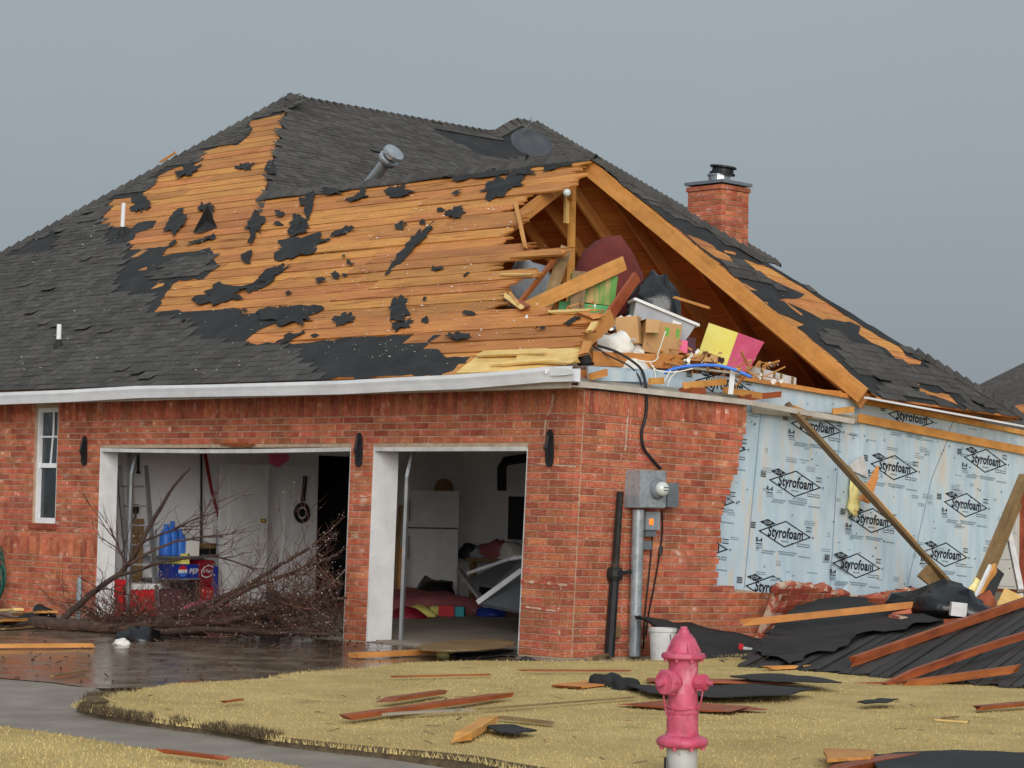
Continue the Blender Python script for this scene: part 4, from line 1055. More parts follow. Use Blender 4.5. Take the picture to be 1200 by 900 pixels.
# brick stub of the side wall, tipped outward
ln_ = V((.42, 0, .9)).normalized()
FT = Face((.12, 2.6, 0), (0, 1, 0), ln_)
STUB = [(918, 686), (935, 683), (960, 688), (985, 696), (1003, 702), (1030, 703), (1048, 698), (1058, 700), (1068, 690), (1090, 696), (1115, 704), (1140, 716), (1140, 790), (900, 790)]
lean = lambda p: V(p)
specs = []
b_ = MB(); q = [FT.uv(x, y) for x, y in STUB[:-2]]; q = [(u, v - .02) for u, v in q]
b_.prism([FT.P(u, v, -.01) for u, v in [(q[0][0], -.05)] + q + [(q[-1][0], -.05)]], FT.n * -.09)
stub = b_.build('brick_stub', 'mortar_rough', house, label='low tipped stub of broken brick wall')
for i in range(10): row_bricks(FT, -.3, 6, i * CH, stub, lambda u, v: inpoly(*proj(FT.P(u, v)), STUB), BL * .5 * (i % 2), .006)
emit_bricks(specs, 0, 'brick_dark'); lean = _l
for i in range(34):      # broken bricks along its top
    t = random.random(); k = rnd(0, len(q) - 1.01); a = q[int(k)]; c = q[int(k) + 1]; f_ = k - int(k)
    p = FT.P(a[0] + (c[0] - a[0]) * f_, a[1] + (c[1] - a[1]) * f_ + rnd(-.03, .03), -.045 + rnd(-.03, .03))
    mm = (Matrix.Translation(p) @ Matrix.Rotation(rnd(-.5, .5), 4, 'Z') @ Matrix.Rotation(rnd(-.4, .4), 4, 'X') @ Matrix.Rotation(R(90), 4, 'Y'))
    o = MB().box(-.03, .03, -rnd(.04, .11), rnd(.04, .1), -.04, .04).build('brick_fragment', 'mortar_rough' if random.random() < .5 else 'brick', stub, local=mm)

# ================================================================== GARAGE INTERIOR
GX, GY = -9.0, 7.25
b_ = MB(); dw0 = on(372, 600, (GX, 0, 0), (1, 0, 0)).y; dw1 = on(404, 600, (GX, 0, 0), (1, 0, 0)).y + .2
b_.box(GX - .1, GX, .14, dw0, .012, 2.69); b_.box(GX - .1, GX, dw1, GY + .1, .012, 2.69); b_.box(GX - .1, GX, dw0, dw1, 2.2, 2.69)
b_.build('inner_wall', 'drywall', house)
b_ = MB(); b_.box(GX, -.3, GY, GY + .1, .012, 2.69); b_.build('inner_wall', 'drywall', house)
b_ = MB(); b_.box(-.3, -.17, .14, GY, .012, 2.69); b_.build('inner_wall', 'drywall', house)
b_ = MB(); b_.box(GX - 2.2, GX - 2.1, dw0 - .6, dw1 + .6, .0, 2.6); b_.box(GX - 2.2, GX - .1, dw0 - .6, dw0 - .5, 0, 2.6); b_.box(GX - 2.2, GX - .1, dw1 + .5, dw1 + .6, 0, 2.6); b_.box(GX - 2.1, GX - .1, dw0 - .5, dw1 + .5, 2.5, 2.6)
b_.build('dark_hallway', 'dark_room_shade', house)  # recess walls coloured dark in place of real shade
def lw(x, y, off=0.0): return on(x, y, (GX + off, 0, 0), (1, 0, 0))
def lbox(x0, y0, x1, y1, o0, o1):
    a, c = lw(x0, y1, o1), lw(x1, y0, o1); return GX + o0, GX + o1, a.y, c.y, a.z, c.z
# doors in the inner wall
def wdoor(nm, lab, x0, x1, o0, o1, mt, knob=None, ztop=2.03, tilt=0):
    y0 = lw(x0, 600, o1).y; y1 = lw(x1, 600, o1).y
    t = thing(nm, lab, 'door', (GX + o0, y0, .012))
    b = MB(); b.box(GX + o0, GX + o1, y0, y1, .02, ztop)
    for (c, d) in ((.25, .95), (1.1, 1.85)):
        b.box(GX + o1, GX + o1 + .006, y0 + .14, y1 - .14, c, d)
    b.build('door_leaf', mt, t)
    if knob:
        p = lw(*knob, o1); b = MB(); b.lathe([(.03, 0), (.03, .008), (.012, .012), (.012, .03), (.028, .045), (.028, .06), (.01, .07)], p, (1, 0, 0), 12); b.build('knob', 'brass', t)
    return t
wdoor('interior_door', 'white slab door with brass knob swung open in the garage', 258, 314, .3, .34, 'white_paint', (307, 610))
wdoor('interior_door', 'grey white closed door with round black hanging in the garage', 334, 371, .02, .055, 'drywall')
p = lw(354, 601, .09); b_ = MB(); n = 20
b_.tube([p + V((0, .12 * math.cos(2 * math.pi * i / n), .12 * math.sin(2 * math.pi * i / n))) for i in range(n + 1)], .03, 6); b_.lathe([(.06, 0), (.06, .02)], p + V((-.01, 0, 0)), (1, 0, 0), 10)
b_.bar(p + V((0, 0, .16)), p + V((0, .04, .52)), .02, .09, (1, 0, 0))
tag(b_.build('door_wreath', 'black'), 'round black hanging with strap on the grey garage door', 'wreath')
p = lw(325, 536, .35); b_ = MB(); b_.add([p + V((.0, -.15, .1)), p + V((.0, .15, .12)), p + V((.03, .2, -.02)), p + V((.0, .02, -.14)), p + V((.02, -.14, -.08))], [(0, 1, 2, 3, 4)]); b_.v = b_.v + [tuple(V(q_) + V((-.03, 0, 0))) for q_ in b_.v]; b_.f = [(0, 1, 2, 3, 4), (9, 8, 7, 6, 5)] + [(i, (i + 1) % 5, 5 + (i + 1) % 5, 5 + i) for i in range(5)]
kb = b_.build('kite', 'pink'); tag(kb, 'bright pink folded kite hanging above the grey door', 'kite')
# hanging tools
a, c = lw(236, 523, .1), lw(236, 640, .1); t = thing('push_broom', 'push broom hanging upside down on the white garage wall', 'broom', c)
b_ = MB(); b_.tube([a, c], .016, 6); b_.build('handle', 'black', t)
b_ = MB(); b_.box(c.x - .03, c.x + .05, c.y - .25, c.y + .28, c.z - .03, c.z + .04); b_.build('broom_head', 'timber_brown', t)
b_ = MB(); b_.box(c.x - .02, c.x + .04, c.y - .24, c.y + .27, c.z - .11, c.z - .03); b_.build('bristles', 'black', t)
b_ = MB(); b_.tube([lw(239, 524, .2), lw(247, 570, .2), lw(256, 606, .2)], [.03, .025, .02], 6); tag(b_.build('umbrella', 'maroon'), 'dark red closed umbrella hanging beside the broom', 'umbrella')
b_ = MB(); b_.tube([lw(162, 520, .1), lw(162, 553, .1)], .018, 6); b_.lathe([(.03, 0), (.03, .03)], lw(162, 555, .1), (0, 0, 1), 8); tag(b_.build('hanging_rod', 'black'), 'short black rod hanging from the garage ceiling', 'rod')
b_ = MB(); b_.box(*lbox(157, 591, 163, 601, 0, .06)); b_.tube([lw(160, 601, .05), lw(158, 607, .06), lw(152, 610, .06)], .008, 4); tag(b_.build('power_adapter', 'black'), 'small black plug adapter on the white garage wall', 'adapter')
# cardboard panel and ladder
t = lbox(150, 608, 169, 700, .05, .08); b_ = MB(); b_.box(t[0], t[1], t[2], t[3], .014, t[5]); tag(b_.build('tabletop_sheet', 'timber_brown'), 'tall brown sheet leaning on the white garage wall', 'plywood')
t = thing('ladder', 'aluminium ladder leaning inside the wide garage opening', 'ladder', gnd(150, 722, .012))
la, lb = gnd(157, 721, .012), on(139, 545, (0, .5, 0), (0, 1, 0)); off = V((.28, .22, 0)); la = V((la.x, .75, .012))
for s_ in (0, 1):
    b_ = MB(); b_.bar(la + off * s_, lb + off * s_, .03, .07, (0, 1, 0)); b_.build('rail', 'alu', t)
for i in range(7):
    k = .08 + i * .13; a = la.lerp(lb, k); b_ = MB(); b_.tube([a, a + off], .014, 6); b_.build('rung', 'alu', t)
# wire shelf with household goods
s0, s1 = lw(182, 650, .4).y, lw(254, 650, .4).y; SZ = [lw(215, 651, .4).z, lw(215, 677, .4).z, .16]
t = thing('wire_shelf', 'wire shelf rack of bottles against the white garage wall', 'shelf', (GX + .2, (s0 + s1) / 2, .012))
for y in (s0, s1):
    for o_ in (.04, .4):
        b_ = MB(); b_.tube([(GX + o_, y, .014), (GX + o_, y, SZ[0] + .35)], .012, 6); b_.build('post', 'steel_dark', t)
for z in SZ:
    b_ = MB(); b_.box(GX + .03, GX + .41, s0, s1, z - .03, z - .008); b_.build('shelf', 'steel_dark', t)
def bottle(y, z, r_, h, mt, lab):
    b = MB(); b.lathe([(r_ * .95, 0), (r_, .02), (r_, h * .6), (r_ * .8, h * .75), (r_ * .35, h * .85), (r_ * .35, h * .95), (r_ * .4, h)], (GX + .25, y, z - .006), (0, 0, 1), 12)
    return tag(b.build('bottle', mt, smooth=True), lab, 'bottle')
bottle(lw(197, 640, .3).y, SZ[0], .09, .42, 'blue', 'tall blue jug at the left end of the wire shelf')
bottle(lw(204, 640, .3).y, SZ[0], .09, .46, 'blue', 'tallest blue jug in the middle of the blue jugs on the shelf')
bottle(lw(213, 640, .3).y, SZ[0], .085, .36, 'blue', 'shorter blue jug beside the pale tub on the shelf')
def goods(nm, lab, cat, x0, x1, zb_, h, mt, o0=.1, o1=.36):
    y0, y1 = lw(x0, 660, o1).y, lw(x1, 660, o1).y; b = MB(); b.box(GX + o0, GX + o1, y0, y1, zb_, zb_ + h); return tag(b.build(nm, mt), lab, cat), y0, y1
goods('plastic_tub', 'pale tub with blue mark beside the blue jugs', 'tub', 220, 233, SZ[0] - .006, .2, 'cloth_white')
goods('snack_box', 'small yellow box above the blue soda carton', 'box', 213, 222, SZ[1] + .18, .14, 'yellow')
goods('snack_box', 'yellow and green packet at the right end of the wire shelf', 'box', 238, 248, SZ[1] - .006, .2, 'yellow')
def decal(geo, p, h_axis, mt, parent, z=0.0):
    b = MB(); b.add([p + h_axis * q_[0] + V((0, 0, 1)) * q_[1] for q_ in geo[0]], geo[1]); return b.build('printed_mark', mt, parent, fix=False)
o, y0, y1 = goods('soda_carton', 'dark blue soda carton with round emblem on the wire shelf', 'carton', 200, 234, SZ[1] - .006, .18, 'blue_dark')
pc = V((GX + .3625, y0 + (y1 - y0) * .42, SZ[1] + .085)); n = 20
circ = [(.075 * math.cos(2 * math.pi * i / n), .075 * math.sin(2 * math.pi * i / n)) for i in range(n)]
decal((circ, [tuple(range(n))]), pc, V((0, 1, 0)), 'white_paint', o)
decal(([q_ for q_ in circ if q_[1] > .012] , [tuple(range(len([q_ for q_ in circ if q_[1] > .012])))]), pc + V((.002, 0, 0)), V((0, 1, 0)), 'red', o)
lowc = [q_ for q_ in circ if q_[1] < -.02]; decal((lowc, [tuple(range(len(lowc)))]), pc + V((.002, 0, 0)), V((0, 1, 0)), 'blue', o)
decal(text_geo('PEPSI', .1, .02, .22, .07), pc + V((.002, .22, 0)), V((0, 1, 0)), 'white_paint', o)
o, y0, y1 = goods('soda_carton', 'deep red soda carton with white oval emblem in the garage', 'carton', 236, 251, .36, .36, 'maroon', .14, .42)
goods('soda_carton', 'plain red carton under the deep red soda carton', 'carton', 237, 252, .014, .34, 'red', .14, .44)
pc = V((GX + .4225, (y0 + y1) / 2, .57)); circ2 = [(q_[0] * 1.5, q_[1] * 1.1 + q_[0] * .25) for q_ in circ]
decal((circ2, [tuple(range(n))]), pc, V((0, 1, 0)), 'white_paint', o); decal(([(q_[0] * .88, q_[1] * .85) for q_ in circ2], [tuple(range(n))]), pc + V((.002, 0, 0)), V((0, 1, 0)), 'maroon', o)
decal(text_geo('Dr Pepper', .2, .01, .17, .06), pc + V((.004, 0, 0)), V((0, 1, 0)), 'white_paint', o)
goods('soda_carton', 'narrow dark blue carton standing by the white door', 'carton', 252, 256, .014, .62, 'blue_dark', .2, .46)
goods('storage_box', 'dull purple box on the floor under the wire shelf', 'box', 190, 214, .014, .34, 'purple_dark', .5, .8)
goods('storage_box', 'black box on the floor beside the purple box', 'box', 216, 234, .014, .42, 'black', .5, .8)
for x0, x1, lab, h in ((136, 144, 'narrow red cooler behind the ladder foot', .42), (152, 186, 'wide red cooler with white lid under the brown panel', .36)):
    p0, p1 = lw(x0, 710, .8), lw(x1, 710, .8)
    t = thing('cooler', lab, 'cooler', (GX + .6, (p0.y + p1.y) / 2, .012)); b_ = MB(); b_.box(GX + .4, GX + .8, p0.y, p1.y, .014, h); b_.build('tub', 'red', t)
    b_ = MB(); b_.box(GX + .38, GX + .82, p0.y - .02, p1.y + .02, h + .002, h + .07); b_.build('lid', 'white_paint' if x0 > 140 else 'red', t)

def lump(name, c, rx, ry, rz, mt, lab=None, cat=None, seed=0, amp=.25, parent=None, n=18, sharp=1.6):
    b = MB(); c = V(c); vs = []; fs = []
    for j in range(n // 2 + 1):
        ph = math.pi * j / (n // 2)
        for i in range(n):
            t = 2 * math.pi * i / n; d = V((math.sin(ph) * math.cos(t), math.sin(ph) * math.sin(t), math.cos(ph)))
            k = 1 + amp * mnoise.noise(d * sharp + V((seed, 0, 0))) + amp * .5 * mnoise.noise(d * sharp * 2.7 + V((0, seed, 0)))
            z = d.z * rz * k
            if z < 0: z *= .35
            vs.append(c + V((d.x * rx * k, d.y * ry * k, z)))
    for j in range(n // 2):
        for i in range(n): fs.append((j * n + i, j * n + (i + 1) % n, (j + 1) * n + (i + 1) % n, (j + 1) * n + i))
    b.add(vs, fs); bm = bmesh.new(); me = b.mesh(name, False, True); bm.from_mesh(me); bmesh.ops.remove_doubles(bm, verts=bm.verts, dist=1e-4); bmesh.ops.recalc_face_normals(bm, faces=bm.faces); bm.to_mesh(me); bm.free()
    o = obj(name, me, mt, parent)
    if lab: tag(o, lab, cat)
    return o
g = gnd(176, 716, .02); lump('cloth_heap', (GX + 1.1, g.y if g.y > .4 else 1.0, .02), .4, .35, .2, 'pink', 'pale pink cloth crumpled on the garage floor by the red cooler', 'cloth', 3)
# refrigerator facing the opening
fr = at(506, 640, 34.3); fdir = V((-FW.x, -FW.y, 0)).normalized(); fright = V((RT.x, RT.y, 0)).normalized()
fr = V((fr.x, fr.y, .012)); t = thing('refrigerator', 'scuffed white refrigerator with top freezer in the dim garage', 'refrigerator', fr)
Z_ = V((0, 0, 1)); W_, D_ = .79, .62
b_ = MB(); b_.obox(fr - fdir * (D_ / 2 + .03) + Z_ * .86, fright, fdir, Z_, W_, D_, 1.7); b_.build('cabinet', 'white_paint', t)
for nm, z0, z1 in (('freezer_door', 1.178, 1.72), ('main_door', .1, 1.147)):
    b_ = MB(); b_.obox(fr + Z_ * (z0 + z1) / 2, fright, fdir, Z_, W_ - .01, .055, z1 - z0); o = b_.build(nm, 'white_paint', t)
    b_ = MB(); zz = (z0 + .08, z0 + .4) if z0 > 1 else (z1 - .45, z1 - .1); b_.bar(fr - fright * (W_ / 2 - .05) + fdir * .05 + Z_ * zz[0], fr - fright * (W_ / 2 - .05) + fdir * .05 + Z_ * zz[1], .025, .035, fdir); b_.build('handle', 'steel_dark', o)
b_ = MB(); b_.obox(fr + Z_ * 1.1625 - fdir * .01, fright, fdir, Z_, W_ - .02, .05, .014); b_.build('door_gap_shade', 'black', t)  # black strip added as the shaded gap between the two doors
b_ = MB(); b_.obox(fr + Z_ * .06 - fdir * .03, fright, fdir, Z_, W_ - .06, .05, .08); b_.build('kick_plate', 'black', t)
lump('basket', fr - fdir * .3 + fright * .15 + Z_ * 1.73, .15, .14, .18, 'timber_brown', 'small brown basket on top of the refrigerator', 'basket', 5, .1)
# clutter left of the refrigerator
for i, (x, y0, y1, mt, lab) in enumerate(((464, 592, 690, 'timber_brown', 'long brown pole leaning beside the refrigerator'), (470, 640, 692, 'timber', 'short orange board standing beside the refrigerator'), (466, 655, 692, 'timber_brown', 'short brown board standing beside the refrigerator'))):
    a = at(x + (6 if i == 0 else 0), y0, 33.6); c = at(x - (4 if i == 0 else 0), y1, 33.6); c.z = .02; beam('garage_board', c, a, .07, .05, mt, None, up=FW, label=lab, cat='board')
# water heater flue, cabinet and bench on the back wall
def bw(x, y, off=0.0): return on(x, y, (0, GY - off, 0), (0, 1, 0))
a, c = bw(588, 575, .3), bw(588, 548, .3); b_ = MB(); b_.tube([(a.x, GY - .3, a.z), (c.x, GY - .3, c.z), (c.x + .08, GY - .3, c.z + .1), (c.x + .5, GY - .3, c.z + .14)], .07, 10)
tag(b_.build('flue_pipe', 'black'), 'bent black flue pipe on the rear garage wall', 'pipe')
a, c = bw(592, 632, .5), bw(618, 582, .5); b_ = MB(); b_.box(a.x, a.x + .55, GY - .45, GY - .1, a.z, c.z); b_.box(a.x + .6, a.x + 1.3, GY - .4, GY - .1, c.z - .3, c.z + .35); tag(b_.build('wall_heater', 'black'), 'black heater unit hung on the rear garage wall', 'heater')
a, c = bw(545, 665, .7), bw(612, 665, .7); BX0, BX1 = a.x, c.x + .6
t = thing('workbench', 'dark cluttered workbench along the rear garage wall', 'workbench', (BX0, GY - .4, .012)); bz = bw(580, 655, .7).z
b_ = MB(); b_.box(BX0, BX1, GY - .7, GY - .05, bz - .05, bz); b_.build('bench_top', 'timber_brown', t)
for x in (BX0 + .05, BX1 - .1): 
    for y in (GY - .66, GY - .14): b_ = MB(); b_.box(x, x + .08, y, y + .08, .014, bz - .05); b_.build('leg', 'timber_brown', t)
b_ = MB(); b_.box(BX0 + .1, BX1 - .1, GY - .5, GY - .1, .02, bz * .6); b_.build('cupboard', 'black', t)
for i, (x, r_, mt, lab) in enumerate(((552, .22, 'black', 'black bag heaped at the end of the workbench'), (568, .2, 'cloth_grey', 'grey rag heap on the workbench'), (583, .3, 'rug', 'dusty pink cloth heap on the workbench'), (600, .22, 'cloth_white', 'pale bundle on the workbench under the heater'))):
    p = bw(x, 655, .4); lump('heap', (p.x, GY - .4, bz + .02), r_, .2, r_ * .9, mt, lab, 'heap', i * 7 + 2, .4)
# collapsed sectional garage door inside the small opening
def slab(pts, th, mt, parent, nm):
    a, b2, c = [V(p_) for p_ in pts[:3]]; nrm = (b2 - a).cross(c - a).normalized(); b = MB(); b.prism(pts, nrm * th); return b.build(nm, mt, parent)
t = thing('garage_door', 'collapsed white sectional garage door fallen inside the small opening', 'garage door', (-1.6, 1.6, .012))
P1 = [at(560, 706, 28.2), at(606, 660, 28.8), at(640, 676, 27.6), at(640, 722, 26.6)]
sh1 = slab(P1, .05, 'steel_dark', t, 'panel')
beam('edge_rail', at(560, 706, 28.1), at(612, 668, 27.9), .05, .06, 'white_metal', t)
P2 = [at(545, 682, 30.5), at(600, 652, 31), at(640, 664, 29.2), at(625, 690, 29)]
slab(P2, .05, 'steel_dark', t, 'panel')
beam('edge_rail', at(538, 668, 30), at(570, 710, 28.6), .06, .05, 'alu', t); beam('edge_rail', at(548, 672, 30.4), at(606, 652, 29.8), .03, .04, 'white_metal', t)
beam('edge_rail', at(598, 655, 29), at(640, 648, 29), .03, .04, 'white_metal', t)
# rug and toys on the floor
g1 = gnd(500, 716, .012); lump('blanket', (g1.x - .3, g1.y + .3, .012), 1.6, .8, .28, 'rug', 'dusty pink blanket spread in front of the refrigerator', 'blanket', 9, .5)
g1 = gnd(508, 713, .012); lump('rubbish_bag', (g1.x, g1.y, .1), .42, .3, .34, 'black_bag', 'shiny black rubbish bag on the pink blanket', 'bag', 12, .3)
for x, y, r_, mt, lab in ((492, 722, .2, 'yellow', 'yellow toy heap beside the red block on the garage floor'), (512, 720, .16, 'yellow', 'small yellow cloth behind the red block'), (524, 722, .12, 'red', 'red toy block on the garage floor'), (536, 722, .11, 'teal', 'teal toy block between red and blue ones'), (552, 719, .14, 'cloth_grey', 'grey bucket shaped toy on the garage floor'), (574, 722, .2, 'blue_dark', 'dark blue cloth on the garage floor'), (478, 724, .2, 'maroon', 'dark red rag by the white jamb')):
    g1 = gnd(x, y, .012)
    if mt in ('red', 'teal'):
        b_ = MB(); b_.obox(g1 + V((0, 0, r_ * .6)), V((.8, .6, 0)), V((-.6, .8, 0)), Z_, r_ * 1.8, r_ * 1.5, r_ * 1.2); tag(b_.build('toy_block', mt), lab, 'toy')
    else: lump('toy', g1, r_ * 1.2, r_, r_ * .7, mt, lab, 'toy' if 'toy' in lab else 'cloth', x, .35)

# ================================================================== ATTIC CONTENTS
AZ = 2.985
def rbox(name, c, yaw, roll, sx_, sy_, sz_, mt, parent=None, taper=1.0, pitch=0.0):
    mm = Matrix.Translation(c) @ Matrix.Rotation(yaw, 4, 'Z') @ Matrix.Rotation(roll, 4, 'Y') @ Matrix.Rotation(pitch, 4, 'X'); b = MB()
    k = taper
    b.hexa([mm @ V(p_) for p_ in ((-sx_ / 2 * k, -sy_ / 2 * k, 0), (sx_ / 2 * k, -sy_ / 2 * k, 0), (sx_ / 2 * k, sy_ / 2 * k, 0), (-sx_ / 2 * k, sy_ / 2 * k, 0), (-sx_ / 2, -sy_ / 2, sz_), (sx_ / 2, -sy_ / 2, sz_), (sx_ / 2, sy_ / 2, sz_), (-sx_ / 2, sy_ / 2, sz_))])
    return b.build(name, mt, parent), mm
YC = math.atan2(RT.y, RT.x)                # yaw that faces the camera
# debris pile under the boxes
for i, (x, y, d_, r_, mt, nm) in enumerate(((720, 424, 25.0, .5, 'cloth_white', 'white insulation batt heap on the attic floor near the corner'), (770, 424, 25.6, .45, 'timber_brown', 'brown rubble heap under the cardboard boxes in the attic'))):
    p = at(x, y, d_); lump('rubble', (p.x - .15, p.y + .1, AZ), r_, r_ * .9, .3, mt, nm, 'rubble', i + 31, .3)
# cardboard box
c = at(768, 416, 25.5); t = thing('cardboard_box', 'open brown cardboard box with green marks under the clear tote', 'box', c)
o, mm = rbox('carton', c, YC + .25, .12, .42, .34, .36, 'cardboard', t)
for px_, w_ in ((-.12, .05), (.02, .05), (.15, .04)):
    b_ = MB(); b_.add([mm @ V((px_ + a_, -.172, z_)) for a_, z_ in ((0, .22), (w_, .2), (w_, .3), (0, .31))], [(0, 1, 2, 3)]); b_.build('green_mark', 'green_small', t, fix=False)
b_ = MB(); b_.add([mm @ V(p_) for p_ in ((-.21, -.17, .36), (-.21, .17, .36), (-.36, .15, .28), (-.36, -.16, .28))], [(0, 1, 2, 3)]); b_.prism([mm @ V(p_) for p_ in ((-.21, -.17, .36), (-.05, -.17, .37), (-.09, -.3, .22), (-.24, -.3, .2))], (0, 0, -.006)); b_.build('flap', 'cardboard', t)
c = at(739, 404, 25.3); o, mm = rbox('cardboard_box', c, YC - .2, -.1, .24, .3, .3, 'cardboard'); tag(o, 'torn small cardboard box beside the white cloth in the attic', 'box')
for i, (x, y, r_, lab) in enumerate(((722, 412, .25, 'crumpled cream cloth spilling from the attic corner'), (741, 414, .14, 'white paper crumpled under the torn cardboard box'), (733, 384, .15, 'white bag wedged behind the dark red board'))):
    p = at(x, y, 25.1 + .25 * i); lump('cloth', p, r_, r_ * .7, r_ * .9, 'cloth_white', lab, 'cloth', 51 + i, .45)
# clear storage tote
c = at(769, 389, 25.75); t = thing('storage_tote', 'clear plastic storage tote tilted on top of the cardboard boxes', 'tote', c)
o, mm = rbox('tub', c, YC + .1, .36, .72, .42, .22, 'plastic_clear', t, .88)
b_ = MB()
for a_, b2 in (((-.38, -.23), (.38, -.23)), ((.38, -.23), (.38, .23)), ((.38, .23), (-.38, .23)), ((-.38, .23), (-.38, -.23))): b_.bar(mm @ V((*a_, .222)), mm @ V((*b2, .222)), .03, .03)
b_.build('rim', 'white_paint', t)
b_ = MB(); b_.add([mm @ V((x_, -.212, z_)) for x_, z_ in ((.1, .06), (.2, .06), (.2, .17), (.1, .17))], [(0, 1, 2, 3)]); b_.build('sticker', 'white_paint', t, fix=False)
# green bin with printed carton
c = at(688, 363, 26.3); t = thing('green_bin', 'green plastic bin lid with printed carton behind the fallen rafters', 'bin', c)
rbox('lid', c + V((0, 0, -.05)), YC, .08, .66, .4, .1, 'plastic_green', t); rbox('carton', c + V((0, 0, .06)) + RT * .04, YC + .1, .1, .5, .34, .34, 'cardboard_green', t)
p = at(688, 372, 26.4); lump('rubble', (p.x, p.y, AZ), .6, .5, .52, 'timber_brown', 'brown rubble heap under the green bin lid', 'rubble', 77, .25)
# two-colour carton
c = at(846, 428, 25.8); t = thing('toy_carton', 'pink and yellow carton tilted at the attic edge', 'carton', c)
mm = Matrix.Translation(c) @ Matrix.Rotation(YC - R(42), 4, 'Z') @ Matrix.Rotation(R(17), 4, 'Y') @ Matrix.Rotation(R(-8), 4, 'X')
sx_, sy_, sz_ = .42, .42, .4
def quadp(nm, pts, mt, off): b = MB(); b.prism([mm @ V(p_) for p_ in pts], (mm.to_3x3() @ V(off))); return b.build(nm, mt, t)
quadp('yellow_side', [(-sx_ / 2, -sy_ / 2, 0), (sx_ / 2, -sy_ / 2, 0), (sx_ / 2, -sy_ / 2, sz_), (-sx_ / 2, -sy_ / 2, sz_)], 'yellow', (0, .01, 0))
quadp('pink_side', [(sx_ / 2, -sy_ / 2 + .012, 0), (sx_ / 2, sy_ / 2, 0), (sx_ / 2 + .04, sy_ / 2 + .06, sz_), (sx_ / 2, -sy_ / 2 + .012, sz_)], 'pink', (-.01, 0, 0))
quadp('back_side', [(-sx_ / 2, sy_ / 2, 0), (sx_ / 2 - .012, sy_ / 2, 0), (sx_ / 2 - .012, sy_ / 2, sz_), (-sx_ / 2, sy_ / 2, sz_)], 'yellow', (0, -.01, 0))
quadp('left_side', [(-sx_ / 2, -sy_ / 2 + .012, 0), (-sx_ / 2, sy_ / 2 - .012, 0), (-sx_ / 2, sy_ / 2 - .012, sz_), (-sx_ / 2, -sy_ / 2 + .012, sz_)], 'pink', (.01, 0, 0))
b_ = MB()
for i in range(7): b_.prism([mm @ (V((-.13 + i * .045, -sy_ / 2 - .002, .05)) + V((.03 * math.cos(q_), 0, .04 * math.sin(q_)))) for q_ in (0, 1, 2.1, 3.1, 4.2, 5.2)], mm.to_3x3() @ V((0, -.001, 0)))
b_.build('printed_figures', 'purple_dark', t, kind='stuff')
c = at(797, 414, 25.5); o, _m = rbox('gift_box', c, YC, .02, .15, .12, .14, 'pink'); tag(o, 'small hot pink box below the clear tote', 'box')
c = at(809, 414, 25.6); o, _m = rbox('gift_box', c, YC + .2, 0, .09, .1, .17, 'purple_dark'); tag(o, 'small purple patterned box beside the hot pink box', 'box')
c = at(822, 424, 25.6); o, _m = rbox('cardboard_box', c, YC, .05, .34, .2, .08, 'cardboard'); tag(o, 'flat brown box under the yellow side of the toy carton', 'box')
# banded stack of paper
a, c = at(872, 436, 26.3), at(920, 449, 27.0); t = thing('paper_stack', 'white stack with tan bands beside the pink carton', 'stack', a)
beam('stack', a, c, .3, .12, 'white_dirty', t)
for k in (.15, .45, .62, .9): p = a.lerp(c, k); d = (c - a).normalized(); beam('band', p - d * .025, p + d * .025, .31, .13, 'timber_brown', t)
# bags and bundles further in
p = at(768, 372, 26.6); lump('rubbish_bag', (p.x, p.y, p.z - .1), .36, .34, .55, 'black_bag', 'large shiny black rubbish bag behind the clear tote', 'bag', 104, .3, sharp=2.6, n=30)
p = at(712, 352, 27.4); lump('sleeping_bag', (p.x, p.y, p.z - .1), .5, .42, .85, 'cloth_maroon', 'big dark maroon bundle hanging deep in the attic', 'bundle', 111, .12)
p = at(617, 352, 27.6); lump('duffel_bag', (p.x, p.y, p.z), .38, .3, .5, 'cloth_grey', 'grey duffel bag seen between the broken boards', 'bag', 121, .3)
p = at(664, 226, 28.6); b_ = MB(); b_.lathe([(.02, -.06), (.03, -.03), (.045, -.01), (.05, .02), (.04, .05), (.01, .06)], p, (RT * .3 - FW).normalized(), 14); tag(b_.build('light_bulb', 'glass_meter', smooth=True), 'round glass bulb near the top of the attic post', 'bulb')
# fallen timbers in the opening
beam('fallen_rafter', at(612, 363, 25.6), at(732, 308, 26.2), .04, .16, 'timber', None, split=.02, label='orange rafter lying diagonally across the green bin', cat='rafter')
beam('fallen_rafter', at(692, 402, 25.2), at(746, 324, 25.9), .05, .12, 'timber_red', None, split=.03, label='dark red board leaning left of the clear tote', cat='rafter')
beam('fallen_board', at(605, 360, 25.8), at(655, 298, 26.6), .04, .05, 'timber_red', None, label='thin dark strip crossing behind the broken boards', cat='board')
beam('fallen_board', at(676, 366, 25.9), at(679, 318, 26.0), .16, .03, 'timber_brown', None, up=FW, label='short brown board standing behind the diagonal rafter', cat='board')
beam('fallen_board', at(640, 360, 26.2), at(664, 290, 26.8), .14, .03, 'timber_brown', None, up=FW, label='wide brown board leaning behind the grey duffel', cat='board')
for x0, y0, x1, y1, mt, lab in ((640, 372, 702, 362, 'timber', 'splintered lath lying below the green lid'), (700, 418, 800, 404, 'wood_grey', 'pale strip under the cardboard box'), (782, 428, 868, 438, 'wood_grey', 'grey lath along the top of the foam wall'), (835, 362, 790, 348, 'timber', 'short cross block between the far rafters')):
    beam('lath', at(x0, y0, 25.3), at(x1, y1, 25.6), .05, .025, mt, None, split=.05, label=lab, cat='board')
b_ = MB(); pz = MB(); ct = MB()
